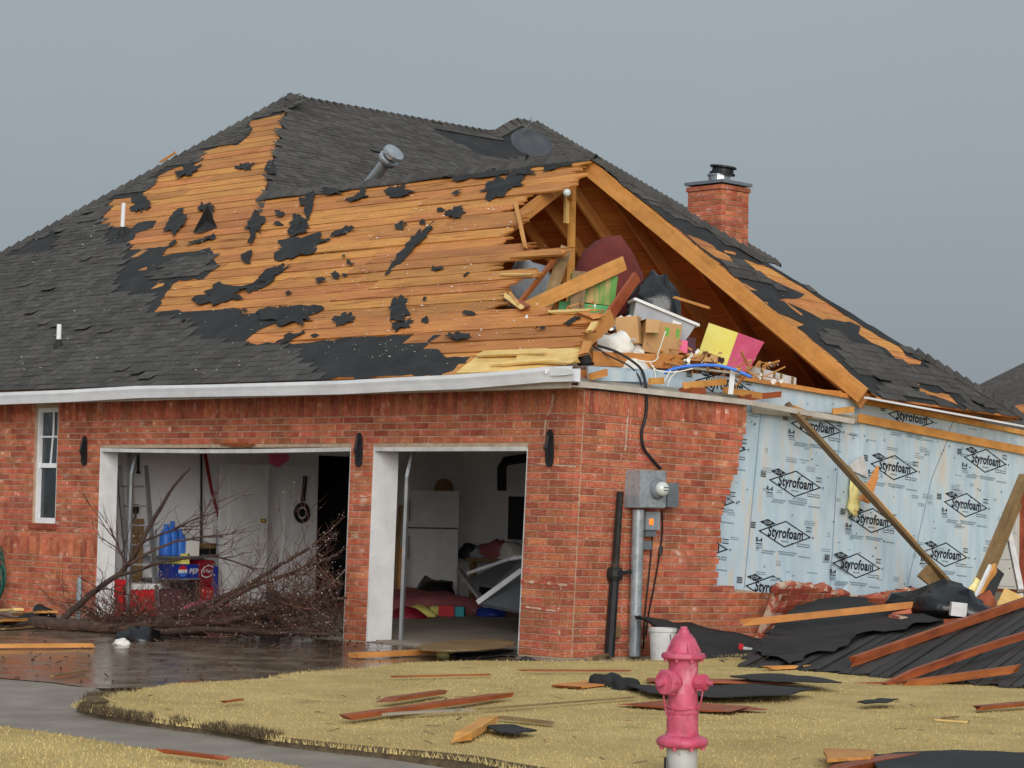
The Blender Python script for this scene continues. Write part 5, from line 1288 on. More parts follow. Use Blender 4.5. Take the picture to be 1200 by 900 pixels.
for i in range(330):
    x = rnd(600, 915); y = rnd(352, 425) if x < 700 else 392 + (x - 700) * .2 + rnd(-10, 26)
    p = at(x, y, rnd(25.0, 26.3)); d = V((rnd(-1, 1), rnd(-1, 1), rnd(-.5, .5))).normalized(); l = rnd(.05, .3)
    k = random.random()
    if p.z < AZ or p.y < .3 or x < 660 and y < 362: continue
    if k < .55: b_.bar(p - d * l / 2, p + d * l / 2, rnd(.01, .04), rnd(.006, .02))
    else:
        q = pz if k < .85 else ct; e1 = d.orthogonal().normalized(); e2 = d.cross(e1); sz = rnd(.015, .05)
        q.add([p + (e1 * rnd(.5, 1) * math.cos(t_) + e2 * rnd(.5, 1) * math.sin(t_)) * sz + d * rnd(-.02, .02) for t_ in (0, 1.2, 2.5, 3.8, 5.1)], [(0, 1, 2), (0, 2, 3), (0, 3, 4)])
for q, mt, nm, lab in ((b_, 'timber_shaded', 'attic_splinters', 'wood splinters strewn through the attic opening'), (pz, 'insul', 'attic_paper', 'torn paper and insulation bits in the attic opening'), (ct, 'cardboard', 'attic_card', 'torn cardboard bits in the attic opening')):
    tag(q.build(nm, mt, fix=False, kind='stuff'), lab, 'litter')
def onB(x, y, d):
    p = on(x, y, (d, 0, 0), (1, 0, 0))
    for _ in range(3): p = on(x, y, (d + .042 * max(0, min(2.8, p.z)), 0, 0), (1, 0, 0))
    return p
# hose, wires, post on the wall edge
def curve(pts, n=6):
    P = [V(p_) for p_ in pts]; out = []
    for i in range(len(P) - 1):
        a, b, c, d = P[max(i - 1, 0)], P[i], P[i + 1], P[min(i + 2, len(P) - 1)]
        for j in range(n):
            t = j / n; out.append(.5 * ((2 * b) + (c - a) * t + (2 * a - 5 * b + 4 * c - d) * t * t + (3 * b - a - 3 * c + d) * t ** 3))
    out.append(P[-1]); return out
def wire(nm, pts, d_, r_, mt, lab, cat):
    b = MB(); b.tube(curve([at(x, y, d_ if not isinstance(d_, (list, tuple)) else d_[i]) for i, (x, y) in enumerate(pts)]), r_, 6); return tag(b.build(nm, mt, smooth=True), lab, cat)
wire('blue_hose', [(766, 446), (778, 437), (800, 430), (835, 428), (860, 433), (880, 442)], 25.0, .02, 'blue', 'bright blue hose looping over the foam wall top', 'hose')
for i, pts in enumerate(([(704, 408), (725, 417), (762, 424), (772, 418)], [(762, 425), (770, 434), (790, 436), (812, 432)], [(765, 428), (768, 440), (766, 446)], [(786, 434), (780, 444), (776, 452)], [(792, 436), (784, 446), (783, 453)], [(770, 418), (776, 400), (780, 388)])):
    wire('white_wire', pts, 24.85, .007, 'wire_white', ('long white wire running from the roof corner under the cardboard box', 'white wire looping over the blue hose', 'short white wire hanging down beside the blue hose end', 'white wire dangling against the printed foam strip', 'second white wire beside the dangling one on the foam strip', 'white wire climbing the front of the cardboard box')[i], 'wire')
s_ = [(700, 405), (722, 412), (742, 424), (752, 434), (756, 448), (758, 470), (756, 490), (752, 506), (754, 524), (764, 538), (774, 549)]
wire('service_cable', s_, [24.6, 24.6, 24.6, 24.55, 24.35] + [(onB(x, y, .03) - CAM).dot(FW) for x, y in s_[5:]], .016, 'black', 'thick black cable hanging down the brick to the meter box', 'cable')
s_ = [(690, 402), (712, 416), (736, 428), (748, 440), (752, 452)]
wire('service_cable', s_, 24.5, .01, 'black', 'thinner black cable draped over the wall corner', 'cable')
beam('white_stake', at(856, 462, 25.1), at(859, 433, 25.1), .055, .03, 'white_paint', None, up=FW, label='short white stake in front of the pink carton', cat='stake')
lump('felt_wad', at(686, 425, 24.2), .09, .07, .1, 'felt', 'black felt wad stuck on the roof corner', 'felt', 131, .6)
# cream sheet below it
b_ = MB(); b_.prism([on(x, y, (-.02, 0, 0), (1, 0, 0)) for x, y in ((690, 430), (764, 437), (764, 448), (690, 446))], (-.02, 0, 0)); b_.build('foam_strip', 'foam', house)

# ================================================================== METER AND PIPES ON THE SIDE WALL
def wbx(x0, y0, x1, y1, d0, d1):
    a, c = onB(x0, y1, d1), onB(x1, y0, d1); k = (a.x + c.x) / 2 - d1; return d0 + k - .02, d1 + k, a.y, c.y, a.z, c.z
t = thing('electric_meter', 'grey electric meter box with round glass meter on the brick wall', 'electric meter', (.1, 1.2, 1.0))
q = wbx(748, 552, 780, 595, .012, .2); b_ = MB(); b_.box(*q); mb = b_.build('meter_box', 'steel', t)
b_ = MB(); b_.box(q[1], q[1] + .012, q[2] - .006, q[3] + .006, q[4] + .01, q[5] - .004); b_.build('box_cover', 'steel', mb)
mc = on(770, 573, (q[1] + .018, 0, 0), (1, 0, 0)); b_ = MB(); b_.lathe([(.105, 0), (.11, .02), (.1, .045), (.085, .05)], mc - V((.006, 0, 0)), (1, 0, 0), 20); b_.build('meter_ring', 'steel_dark', t)
b_ = MB(); b_.lathe([(.078, .02), (.078, .09), (.06, .12), (.03, .13)], mc, (1, 0, 0), 20); o = b_.build('meter_glass', 'glass_meter', t, smooth=True)
b_ = MB(); 
for k in (-.02, .012): b_.box(mc.x + .128, mc.x + .1325, mc.y - .035, mc.y + .035, mc.z + k, mc.z + k + .008)
b_.build('dial', 'black', o, kind='stuff')
q2 = wbx(782, 566, 796, 594, .012, .14); b_ = MB(); b_.box(*q2); tag(b_.build('switch_box', 'steel_dark'), 'dark grey switch box beside the meter', 'switch box')
q3 = wbx(757, 600, 774, 621, .012, .1); t2 = thing('telephone_box', 'small grey box with orange light under the meter', 'utility box', (.05, q3[2], q3[4])); b_ = MB(); b_.box(*q3); b_.build('case', 'steel', t2)
q4 = wbx(761.5, 608, 766, 615, .1, .108); b_ = MB(); b_.box(*q4); b_.build('orange_light', 'orange_light', t2)
b_ = MB(); b_.box(q3[0], q3[1] - .03, q3[2] + .03, q3[3] - .03, q3[4] - .07, q3[4]); b_.build('cable_gland', 'steel_dark', t2)
q5 = wbx(753, 634, 764, 644, .012, .06); b_ = MB(); b_.box(*q5); tag(b_.build('junction_box', 'steel_dark'), 'tiny grey junction box beside the conduit', 'junction box')
pa, pb = onB(748, 597, .1), on(743.5, 772, (.11, 0, 0), (1, 0, 0)); pb.z = .0
b_ = MB(); b_.lathe([(.062, 0), (.062, (pa - pb).length)], pb, pa - pb, 14)
for k in (.35, .68): b_.lathe([(.067, (pa - pb).length * k - .02), (.067, (pa - pb).length * k + .02)], pb, pa - pb, 14)
tag(b_.build('conduit', 'steel', smooth=False), 'thick galvanised conduit running from meter box to ground', 'conduit')
pa, pb = onB(727, 576, .06), on(714, 767, (.06, 0, 0), (1, 0, 0)); t = thing('gas_pipe', 'black and rust standing pipe on the corner of the brick wall', 'pipe', (pb.x, pb.y, 0)); pb.z = 0
pm = pa.lerp(pb, .5); b_ = MB(); b_.tube([pa, pm], [.036, .04], 8); b_.build('upper_pipe', 'rust_pipe', t)
b_ = MB(); b_.tube([pm, pb], [.05, .055], 8); b_.build('lower_pipe', 'black', t)
b_ = MB(); b_.lathe([(.075, -.06), (.085, -.02), (.085, .04), (.06, .07)], pm, pa - pb, 10); b_.tube([pm, pm + V((.02, .3, .03))], .02, 6); b_.build('valve', 'black', t)
b_ = MB(); b_.box(*wbx(720, 733, 728, 747, .004, .02)); tag(b_.build('vent_plate', 'timber_brown'), 'small brown vent plate low on the brick wall', 'vent')
for i, pts in enumerate(([(765, 622), (763, 650), (759, 690), (756, 720), (754, 760)], [(776, 598), (776, 625), (772, 655), (766, 690), (760, 720), (757, 745)])):
    b_ = MB(); b_.tube(curve([onB(x, y, .025) for x, y in pts]), .009, 5)
    if i: b_.tube([onB(775, 640, .03), onB(773.5, 650, .03)], .022, 6)
    tag(b_.build('thin_cable', 'black'), ('thin black cable below the box with orange light', 'black cable with thick coupling right of the box with orange light')[i], 'cable')

# ================================================================== HYDRANT
hp = at(798.5, 922, 13.0); hp.z = lawn_z(hp.x, hp.y) - .06
t = thing('fire_hydrant', 'faded pink red fire hydrant on a grey barrel in the lawn', 'hydrant', hp)
K = .000963; hz = lambda y: (1010 - y) * K
tc_ = V((CAM.x - hp.x, CAM.y - hp.y, 0)).normalized(); hr = V((RT.x, RT.y, 0)).normalized()
def hl(nm, prof, mt='hydrant', n=28, parent=None, smooth=True):
    b = MB(); b.lathe([(r_ * K, hz(y)) for y, r_ in prof], hp, (0, 0, 1), n); o = b.build(nm, mt, parent or t, smooth=smooth)
    if smooth:
        try: o.data.set_sharp_from_angle(angle=R(40))
        except Exception: pass
    return o
hl('stand_pipe', [(1100, 91), (790, 91)], 'hydrant_pipe')
hl('base_flange', [(785, 92), (784, 128), (775, 146), (762, 152), (745, 152), (730, 140), (722, 120), (715, 100), (700, 96)])
hl('barrel', [(720, 94), (592, 92), (588, 97), (575, 97), (570, 90), (470, 87), (340, 86), (300, 88), (272, 92), (262, 100)])
bon = hl('bonnet', [(270, 122), (262, 131), (250, 131), (238, 126), (230, 96), (222, 88), (200, 86), (175, 80), (150, 66), (130, 48), (122, 40), (118, 34), (100, 30), (98, 22), (82, 20), (80, 8)])
b_ = MB()
for i in range(8):
    a = i * math.pi / 4 + .2; b_.tube([hp + V((math.cos(a) * .1, math.sin(a) * .1, hz(228))), hp + V((math.cos(a) * .062, math.sin(a) * .062, hz(150)))], [.004, .003], 5)
b_.build('bonnet_ribs', 'hydrant', bon, kind='stuff')
for (yy, rr, cnt) in ((272, 112, 8), (785, 130, 8)):
    for i in range(cnt):
        a = i * 2 * math.pi / cnt + .35; b_ = MB(); b_.lathe([(.011, -.012), (.011, .008)], hp + V((math.cos(a) * rr * K, math.sin(a) * rr * K, hz(yy))), (0, 0, 1), 6); b_.build('bolt', 'hydrant', t)
def nozzle(ang, rad, length, nm):
    d = (tc_ * math.cos(ang) + hr * math.sin(ang)).normalized(); c = hp + V((0, 0, hz(402)))
    b = MB(); b.lathe([(rad * .72, .0), (rad * .78, length * .55), (rad * .98, length * .6), (rad, length * .66), (rad, length * .93), (rad * .9, length), (rad * .4, length * 1.03), (rad * .3, length * 1.05), (rad * .28, length * 1.25), (.004, length * 1.26)], c, d, 24)
    o = b.build(nm, 'hydrant', t, smooth=True)
    try: o.data.set_sharp_from_angle(angle=R(40))
    except Exception: pass
    b = MB()
    for i in range(6):
        a = i * math.pi / 3; e1 = d.cross(V((0, 0, 1))); e2 = e1.cross(d); p = c + (e1 * math.cos(a) + e2 * math.sin(a)) * rad
        b.bar(p + d * length * .68, p + d * length * .92, .012, .012)
    b.build('cap_lugs', 'hydrant', o, kind='stuff'); return c + d * length
n1 = nozzle(-R(43), .072, .165, 'pumper_nozzle'); n2 = nozzle(R(58), .045, .15, 'hose_nozzle')
def chain(a, b2, drop, nm):
    b = MB(); k = 16; prev = None
    for i in range(k):
        s_ = i / (k - 1); p = V(a).lerp(V(b2), s_) - V((0, 0, drop * 4 * s_ * (1 - s_)))
        if prev is not None: b.tube([prev, (prev + p) / 2 + V((0, 0, .003)), p], [.003, .006, .003], 5)
        prev = p
    b.build(nm, 'hydrant', t)
chain(n1 - V((0, 0, .07)) - tc_ * .02, hp + tc_ * .09 - hr * .055 + V((0, 0, hz(560))), .09, 'chain')
chain(n2 - V((0, 0, .045)) - hr * .02, hp + tc_ * .06 + hr * .075 + V((0, 0, hz(540))), .05, 'chain')
b_ = MB(); k = 26
b_.tube([hp + (tc_ * math.cos(a) + hr * math.sin(a)) * .0925 + V((0, 0, hz(548) - .012 * math.cos(a * 1.6))) for a in [-1.3 + 2.6 * i / k for i in range(k + 1)]], .005, 5); b_.build('chain', 'hydrant', t)
b_ = MB(); q = hp - hr * .1; b_.prism([q + tc_ * .02, q + tc_ * .02 + V((0, 0, .16)), q + tc_ * .1 + V((0, 0, .1)) , q + tc_ * .12], -hr * -.012); b_.build('torn_wrap', 'black', t)

# ================================================================== FALLEN ROOF SECTION AND DEBRIS BY THE SIDE WALL
g0, g1 = gnd(866, 784, .06), gnd(1215, 808, .06); g2 = on(1010, 704, (.85, 0, 0), (1, 0, 0))
SN = (g1 - g0).cross(g2 - g0).normalized()
if SN.z < 0: SN = -SN
def sl(x, y, n=0.0): return on(x, y, g0 + SN * n, SN)
sd_ = (sl(1075, 755) - sl(1018, 789)).normalized(); st_ = SN.cross(sd_).normalized()
SPOLY = [(866, 784), (892, 750), (932, 714), (968, 704), (1005, 702), (1062, 722), (1115, 727), (1160, 722), (1210, 706), (1330, 700), (1330, 812), (1215, 809), (1120, 803), (1040, 797), (950, 788)]
t = thing('fallen_roof_section', 'black felted slab of roof decking leaning against the foam wall', 'roof section', g0)
org = sl(1040, 760)
for i in range(-42, 56):
    w_ = .105; tt = i * w_; run = []
    for j in range(-60, 90):
        s_ = j * .1; x, y = proj(org + st_ * tt + sd_ * s_)
        if inpoly(x, y, SPOLY): run.append(s_)
    if len(run) < 4: continue
    a, c = run[0] + rnd(-.05, .05), run[-1] + rnd(-.05, .1); p0 = org + st_ * tt; dn = rnd(-.012, .016)
    beam('board', p0 + sd_ * a + SN * dn, p0 + sd_ * c + SN * (dn + rnd(-.01, .02)), w_ - rnd(.002, .012), .022, 'deck_dark', t, up=SN, split=.06)
FSL = Face(org, sd_, SN.cross(sd_))
fpl = [FSL.uv(x, y) for x, y in ((884, 768), (905, 742), (934, 716), (968, 706), (1004, 704), (1060, 724), (1112, 729), (1060, 742), (1010, 748), (985, 765), (950, 772), (925, 784))]
fo = cdt_mesh(FSL, [fpl], [], .035, .04, .12, lift=.03).build('roofing_felt', 'felt', t, fix=False, label='smooth black felt over the upper part of the slab')
# torn shingle mat sagging from the wall to the lawn
TOPM = [(744, 721), (775, 725), (810, 731), (850, 740), (905, 749)]; BOTM = [(762, 727), (800, 752), (832, 778), (860, 784), (900, 786)]
def matf(a, c):
    i = min(int(a * 4), 3); f_ = a * 4 - i
    tp = [on(x, y, (.22 + .1 * k, 0, 0), (1, 0, 0)) for k, (x, y) in enumerate(TOPM)]; bt = [on(x, y, (.6 + .5 * k, 0, 0), (1, 0, 0)) for k, (x, y) in enumerate(BOTM)]
    A, B = tp[i].lerp(tp[i + 1], f_), bt[i].lerp(bt[i + 1], f_); p = A.lerp(B, c); p.z = max(p.z - .12 * math.sin(math.pi * c) * a, .05) + mnoise.noise(V((a * 7, c * 5, 2))) * .04
    return p
b_ = MB(); b_.grid(matf, 20, 10); mt_ = b_.build('shingle_mat', 'felt', None, smooth=True); tag(mt_, 'sagging black shingle mat between conduit and fallen roof slab', 'shingle mat')
sm = mt_.modifiers.new('solid', 'SOLIDIFY'); sm.thickness = .015
for i, (x, y, w_) in enumerate(((823, 739, .2), (831, 744, .12), (870, 757, .2))):
    p = at(x, y, 23.6 - i * .3); 
b_ = MB(); p = on(868, 757, (.95, 0, 0), (1, 0, 0)); b_.add([p, p + RT * .18 - UP * .06 + V((0, 0, .03)), p + RT * .2 - UP * .12, p + RT * .03 - UP * .08], [(0, 1, 2, 3)]); o = b_.build('paper_scrap', 'white_paint', fix=False); tag(o, 'crumpled white and red paper scrap on the shingle mat', 'paper')
b_ = MB(); p = p - RT * .02 + UP * .03 - FW * .02; b_.add([p, p + RT * .05 - UP * .01, p + RT * .03 - UP * .13, p - RT * .005 - UP * .1], [(0, 1, 2, 3)]); b_.build('red_print', 'red', o, fix=False)
# bucket
g = gnd(776, 776, .0); t = thing('bucket', 'white plastic bucket under the edge of the shingle mat', 'bucket', g)
b_ = MB(); b_.lathe([(.115, 0), (.135, .31), (.145, .31), (.145, .345), (.13, .345), (.11, .02)], g, (0, 0, 1), 20); b_.build('pail', 'white_dirty', t, smooth=False)
b_ = MB(); b_.tube([g + V((math.cos(a_) * .146, math.sin(a_) * .05 - .05, .29 - .12 * math.sin(a_))) for a_ in [math.pi * i / 10 for i in range(11)]], .005, 5); b_.build('bail', 'steel_dark', t)
# timbers lying over the slab
for x0, y0, x1, y1, n0, n1, w_, h, mt, lab in (
    (868, 730, 1086, 707, .18, .12, .05, .065, 'timber', 'long orange beam bridging brick stub and fallen roof slab'),
    (993, 777, 1215, 700, .05, .1, .06, .085, 'timber_red', 'thick red brown beam lying up the fallen roof slab'),
    (1030, 805, 1215, 740, .05, .1, .05, .07, 'timber_red', 'splintered red timber below the thick beam on the slab'),
    (1052, 803, 1198, 783, .05, .08, .05, .065, 'timber_red', 'short red timber at the foot of the fallen roof slab'),
    (960, 807, 1055, 802, .02, .04, .03, .03, 'timber_red', 'thin splinter running from the red timbers onto the grass')):
    beam('fallen_timber', sl(x0, y0, n0), sl(x1, y1, n1), w_, h, mt, None, up=SN, split=.12, label=lab, cat='timber', knife=(.5, 0) if 'splint' in lab else (0, 0), bend=.02 if 'splint' in lab else 0)
beam('fallen_timber', on(921, 473, (.1, 0, 0), (1, 0, 0)), on(1142, 716, (.62, 0, 0), (1, 0, 0)), .045, .09, 'timber_brown', None, up=(1, 0, 0), label='long weathered board leaning diagonally across the blue foam wall', cat='timber', split=.03)
beam('fallen_timber', on(1010, 566, (.24, 0, 0), (1, 0, 0)), on(1076, 640, (.42, 0, 0), (1, 0, 0)), .03, .05, 'timber', None, up=(1, 0, 0), label='orange splinter peeling off the diagonal board', cat='timber', split=.06)
beam('fallen_timber', on(1076, 640, (.44, 0, 0), (1, 0, 0)), on(1138, 714, (.64, 0, 0), (1, 0, 0)), .02, .04, 'timber', None, up=(1, 0, 0), label='orange strip along the lower end of the diagonal board', cat='timber', split=.06)
a_ = [on(x, y, (.16, 0, 0), (1, 0, 0)) for x, y in ((1006, 585), (1027, 546), (1026, 560), (1016, 590))]
b_ = MB(); b_.prism(a_, (.04, 0, 0)); tag(b_.build('wood_block', 'timber'), 'orange wedge of wood stuck through the foam wall', 'wood block')
lump('insulation_tuft', on(1001, 592, (-.05, 0, 0), (1, 0, 0)), .06, .07, .34, 'insul_yellow', 'yellow insulation tuft poking out of the foam wall', 'insulation', 141, .6, sharp=3)
a_ = [on(x, y, (.45, 0, 0), (1, 0, 0)) for x, y in ((1074, 675), (1086, 662), (1112, 684), (1100, 696))]
b_ = MB(); b_.prism(a_, (.03, 0, 0)); tag(b_.build('dark_panel', 'timber_brown'), 'dark brown board scrap under the diagonal board', 'board')
# debris at the broken end of the wall
for x0, y0, x1, y1, d0, d1, w_, h, mt, lab in ((1142, 716, 1166, 664, 26.6, 27.2, .05, .1, 'timber', 'orange lath leaning at the broken end of the foam wall'), (1136, 716, 1161, 662, 26.5, 27.1, .03, .05, 'white_paint', 'thin white strip leaning beside the orange lath'), (1128, 712, 1148, 680, 26.6, 27.0, .12, .03, 'insul_yellow', 'pale yellow batt wedged at the foot of the stud'),
        (1152, 712, 1172, 668, 26.6, 27.3, .12, .04, 'felt', 'black felt strip leaning behind the orange lath'), (1133, 725, 1162, 700, 26.2, 26.5, .2, .1, 'brick_dark', 'broken red masonry piece at the end of the wall'), (1150, 718, 1200, 700, 26.4, 26.8, .12, .05, 'white_dirty', 'whitish trim board lying beyond the red masonry piece'), (1172, 698, 1205, 716, 26.2, 26.2, .22, .03, 'timber_pale', 'pale plywood offcut lying on the rubble'), (1166, 724, 1215, 712, 25.6, 25.8, .1, .05, 'cloth_grey', 'grey strip on the rubble under the plywood offcut')):
    beam('debris_board', at(x0, y0, d0), at(x1, y1, d1), w_, h, mt, None, up=FW if w_ > .1 else (0, 0, 1), split=.03, label=lab, cat='board')
lump('roof_felt_heap', sl(1105, 718, .0), .55, .4, .3, 'black_bag', 'crumpled black felt heap at the top of the fallen roof slab', 'felt', 151, .4)
o, _m = rbox('vent_box', sl(1122, 722, .1), YC, .1, .16, .1, .14, 'white_dirty'); tag(o, 'small white slotted vent beside the black felt heap', 'vent')
for i, (x, y) in enumerate(((1052, 728), (1058, 722), (1128, 720), (1118, 732))):
    o, _m = rbox('loose_brick', sl(x, y, .02), rnd(0, 3), rnd(-.4, .4), .2, .09, .06, 'brick' if i % 2 else 'mortar_rough'); tag(o, ('mortar crusted brick on the felt below the orange beam', 'red broken brick on the felt beside the mortar crusted one', 'mortar crusted brick next to the small white vent', 'red broken brick lying just below the small white vent')[i], 'brick')

# ================================================================== BOARDS AND SCRAPS ON LAWN AND DRIVE
def gl_(x, y, z=.1): return gnd(x, y, z)
BO = [(401, 841, 594, 814, .1, .05, 'timber_red', 'long red brown splintered board lying on the lawn'), (447, 821, 531, 809, .1, .04, 'timber_red', 'shorter red brown board beside the long splintered one'), (424, 838, 560, 831, .06, .02, 'wood_grey', 'thin grey lath in the grass below the red boards'), (560, 831, 745, 817, .03, .015, 'timber_brown', 'long thin brown lath crossing the lawn'),
      (538, 866, 576, 842, .1, .07, 'timber', 'short orange block propped on a dark lath'), (574, 839, 652, 848, .06, .03, 'timber_brown', 'dark lath meeting the short orange block'), (605, 785.5, 742, 786, .04, .02, 'timber_red', 'thin red lath along the top edge of the lawn'), (458, 793, 576, 790.5, .04, .02, 'timber_red', 'thin red strip near the puddle edge of the lawn'),
      (653, 806, 703, 800, .3, .02, 'timber', 'orange plywood scrap beside the black felt wad'), (745, 797, 935, 799, .35, .02, 'timber_red', 'broad wet brown boards behind the hydrant'), (889, 783, 972, 780, .1, .04, 'timber', 'orange splintered board at the foot of the roof slab'), (742, 822, 880, 833, .5, .02, 'timber_red', 'wet brown plywood sheet behind the hydrant barrel'),
      (1140, 830, 1215, 823, .1, .04, 'timber_red', 'red board on the right lawn pointing to the slab'), (968, 905, 1064, 886, .12, .06, 'timber_red', 'red brown board crossing the plywood by the felt strip'), (1160, 897, 1225, 893, .14, .04, 'timber', 'orange board end on the black felt strip'), (184, 879, 268, 889, .05, .03, 'timber_red', 'red lath lying at the sidewalk edge'), (258, 823, 288, 819, .03, .02, 'timber_red', 'tiny red splinter on the lawn near its tip'),
      (1100, 842, 1125, 840, .02, .02, 'timber_brown', 'tiny brown twig on the right lawn'), (1090, 843, 1135, 846, .02, .012, 'timber_pale', 'thin straw coloured sliver on the right lawn')]
for x0, y0, x1, y1, w_, h, mt, lab in BO: beam('lawn_board', gl_(x0, y0, .085 + h * .3), gl_(x1, y1, .085 + h * .3), w_, h * .7, mt, None, split=min(.25, w_ * 2), label=lab, cat='board')
BO = [(413, 768, 520, 763, .14, .05, 'timber', 'bright orange board on the wet drive before the small opening'), (-20, 757, 110, 756, .1, .04, 'timber', 'long orange board in the water at the broken trunk'), (78, 733, 128, 730, .12, .06, 'timber', 'short orange board on the drive near the white jamb'), (-10, 733, 20, 726, .3, .03, 'timber', 'orange sheet on the scrap pile by the brick wall'), (22, 720, 58, 717, .2, .03, 'timber', 'orange board on top of the scrap pile'), (-10, 716, 22, 714, .14, .03, 'timber_pale', 'pale board at the back of the scrap pile'), (0, 737, 45, 734, .1, .02, 'timber_brown', 'thin brown board at the foot of the scrap pile'),
      (205, 803, 232, 799, .05, .03, 'timber_red', 'small red chip at the end of the puddle'), (690, 772, 742, 760, .05, .03, 'timber_brown', 'thin brown lath propped against the wall base'), (60, 792, 100, 786, .03, .02, 'timber_brown', 'thin dark stick at the puddle rim')]
for x0, y0, x1, y1, w_, h, mt, lab in BO: beam('drive_board', gl_(x0, y0, h / 2 + .01), gl_(x1, y1, h / 2 + .01 + (.1 if 'pile' in lab and 'foot' not in lab else 0)), w_, h, mt, None, split=.04, label=lab, cat='board')
p = gl_(550, 757, .06); b_ = MB(); n = 14
b_.prism([gl_(548 + 58 * math.cos(2 * math.pi * i / n) + rnd(-3, 3), 757 + 6 * math.sin(2 * math.pi * i / n) - .05 * 58 * math.cos(2 * math.pi * i / n), .1) for i in range(n)], (0, 0, .015)); tag(b_.build('plywood_sheet', 'timber_brown'), 'broken plywood sheet lying at the small garage opening', 'plywood')
def scrap(pts, z, mt, lab, cat='roofing felt', th=.01, nm='felt_sheet'):
    b = MB(); P = []
    for i in range(len(pts)):
        a, c = pts[i], pts[(i + 1) % len(pts)]
        for j in range(4): P.append((a[0] + (c[0] - a[0]) * j / 4 + rnd(-2, 2), a[1] + (c[1] - a[1]) * j / 4 + rnd(-.6, .6)))
    b.prism([gnd(x, y, z) for x, y in P], (0, 0, th)); return tag(b.build(nm, mt), lab, cat)
scrap([(730, 802), (800, 806), (880, 803), (952, 808), (925, 815), (850, 818), (760, 812)], .11, 'felt', 'large flat black felt sheet on the lawn behind the hydrant')
scrap([(855, 793), (905, 790), (960, 795), (985, 801), (930, 800), (880, 797)], .125, 'felt', 'narrow black felt piece on the wet brown boards')
scrap([(569, 852), (600, 850), (628, 857), (600, 860), (580, 858)], .1, 'felt', 'small black felt piece beside the short orange block')
scrap([(1004, 823), (1030, 820), (1052, 820), (1040, 824), (1015, 825)], .1, 'felt', 'thin black felt sliver on the right lawn')
scrap([(1022, 886), (1060, 883), (1120, 880), (1215, 884), (1215, 905), (1030, 905)], .11, 'felt', 'long black felt strip at the lawn front')
scrap([(966, 880), (1024, 882), (1022, 890), (968, 893)], .12, 'timber', 'square orange plywood scrap beside the long felt strip', 'plywood', .02, 'plywood_scrap')
scrap([(0, 726), (28, 724), (40, 728), (25, 733), (0, 734)], .05, 'felt', 'black felt lying on the scrap pile by the brick wall')
scrap([(520, 767), (600, 763), (604, 768), (540, 772)], .01, 'felt', 'wet black felt beneath the plywood sheet')
for x, y, r_, mt, lab in ((712, 803, .17, 'felt', 'black felt wad standing on the lawn left of the hydrant'), (735, 807, .13, 'felt', 'second black felt wad next to the large flat sheet'), (162, 750, .26, 'black_bag', 'shiny black wad lying in the puddle'), (142, 755, .1, 'cloth_white', 'small white rag at the shiny black wad'), (215, 742, .3, 'felt', 'dark felt heap under the fallen branches'), (48, 727, .25, 'felt', 'dark crumpled felt beside the scrap pile'), (520, 768, .1, 'insul_yellow', 'yellow insulation bit on the wet drive'), (112, 822, .1, 'soil', 'dark sod lump at the lawn tip'), (618, 777, .1, 'felt', 'small dark lump at the wall corner')):
    lump('wad', gl_(x, y, .08 if y > 790 else .0), r_, r_ * .8, r_ * (.6 if mt != 'soil' else .35), mt, lab, 'rubble' if mt != 'felt' else 'roofing felt', x, .5)
a = gl_(305, 752, 0); b_ = MB(); b_.prism([a, a + V((.2, .1, 0)), a + V((.3, .1, .5)), a + V((.12, 0, .62))], (.02, -.03, 0)); tag(b_.build('felt_sheet', 'felt'), 'upright dark felt shard in the branches', 'roofing felt')
# loose litter on the lawn, too small to count
b_ = MB()
for i in range(70):
    x, y = rnd(100, 1200), rnd(790, 900); g = gnd(x, y, .1)
    if not inpoly(g.x, g.y, L1i): continue
    l = rnd(.02, .1); a_ = rnd(0, 6.3); d = V((math.cos(a_), math.sin(a_), 0)); b_.bar(g - d * l / 2, g + d * l / 2 + V((0, 0, rnd(0, .02))), rnd(.004, .014), .006)
o = b_.build('wood_litter', 'timber_brown', kind='stuff'); tag(o, 'small wood splinters scattered over the lawn', 'litter')
b_ = MB()
for i in range(420):
    x, y = rnd(-10, 640), rnd(735, 800); g = gnd(x, y, .006)
    if g.y > -.05 or not inpoly(g.x, g.y, pud): continue
    if random.random() < .55: x = rnd(150, 450); y = rnd(740, 765); g = gnd(x, y, .006)
    l = rnd(.015, .06); a_ = rnd(0, 6.3); d = V((math.cos(a_), math.sin(a_), 0)); b_.bar(g - d * l / 2, g + d * l / 2 + V((0, 0, rnd(0, .03))), rnd(.006, .02), .008)
o = b_.build('wet_litter', 'twig', kind='stuff'); tag(o, 'wet leaves and chips floating on the flooded drive', 'litter')

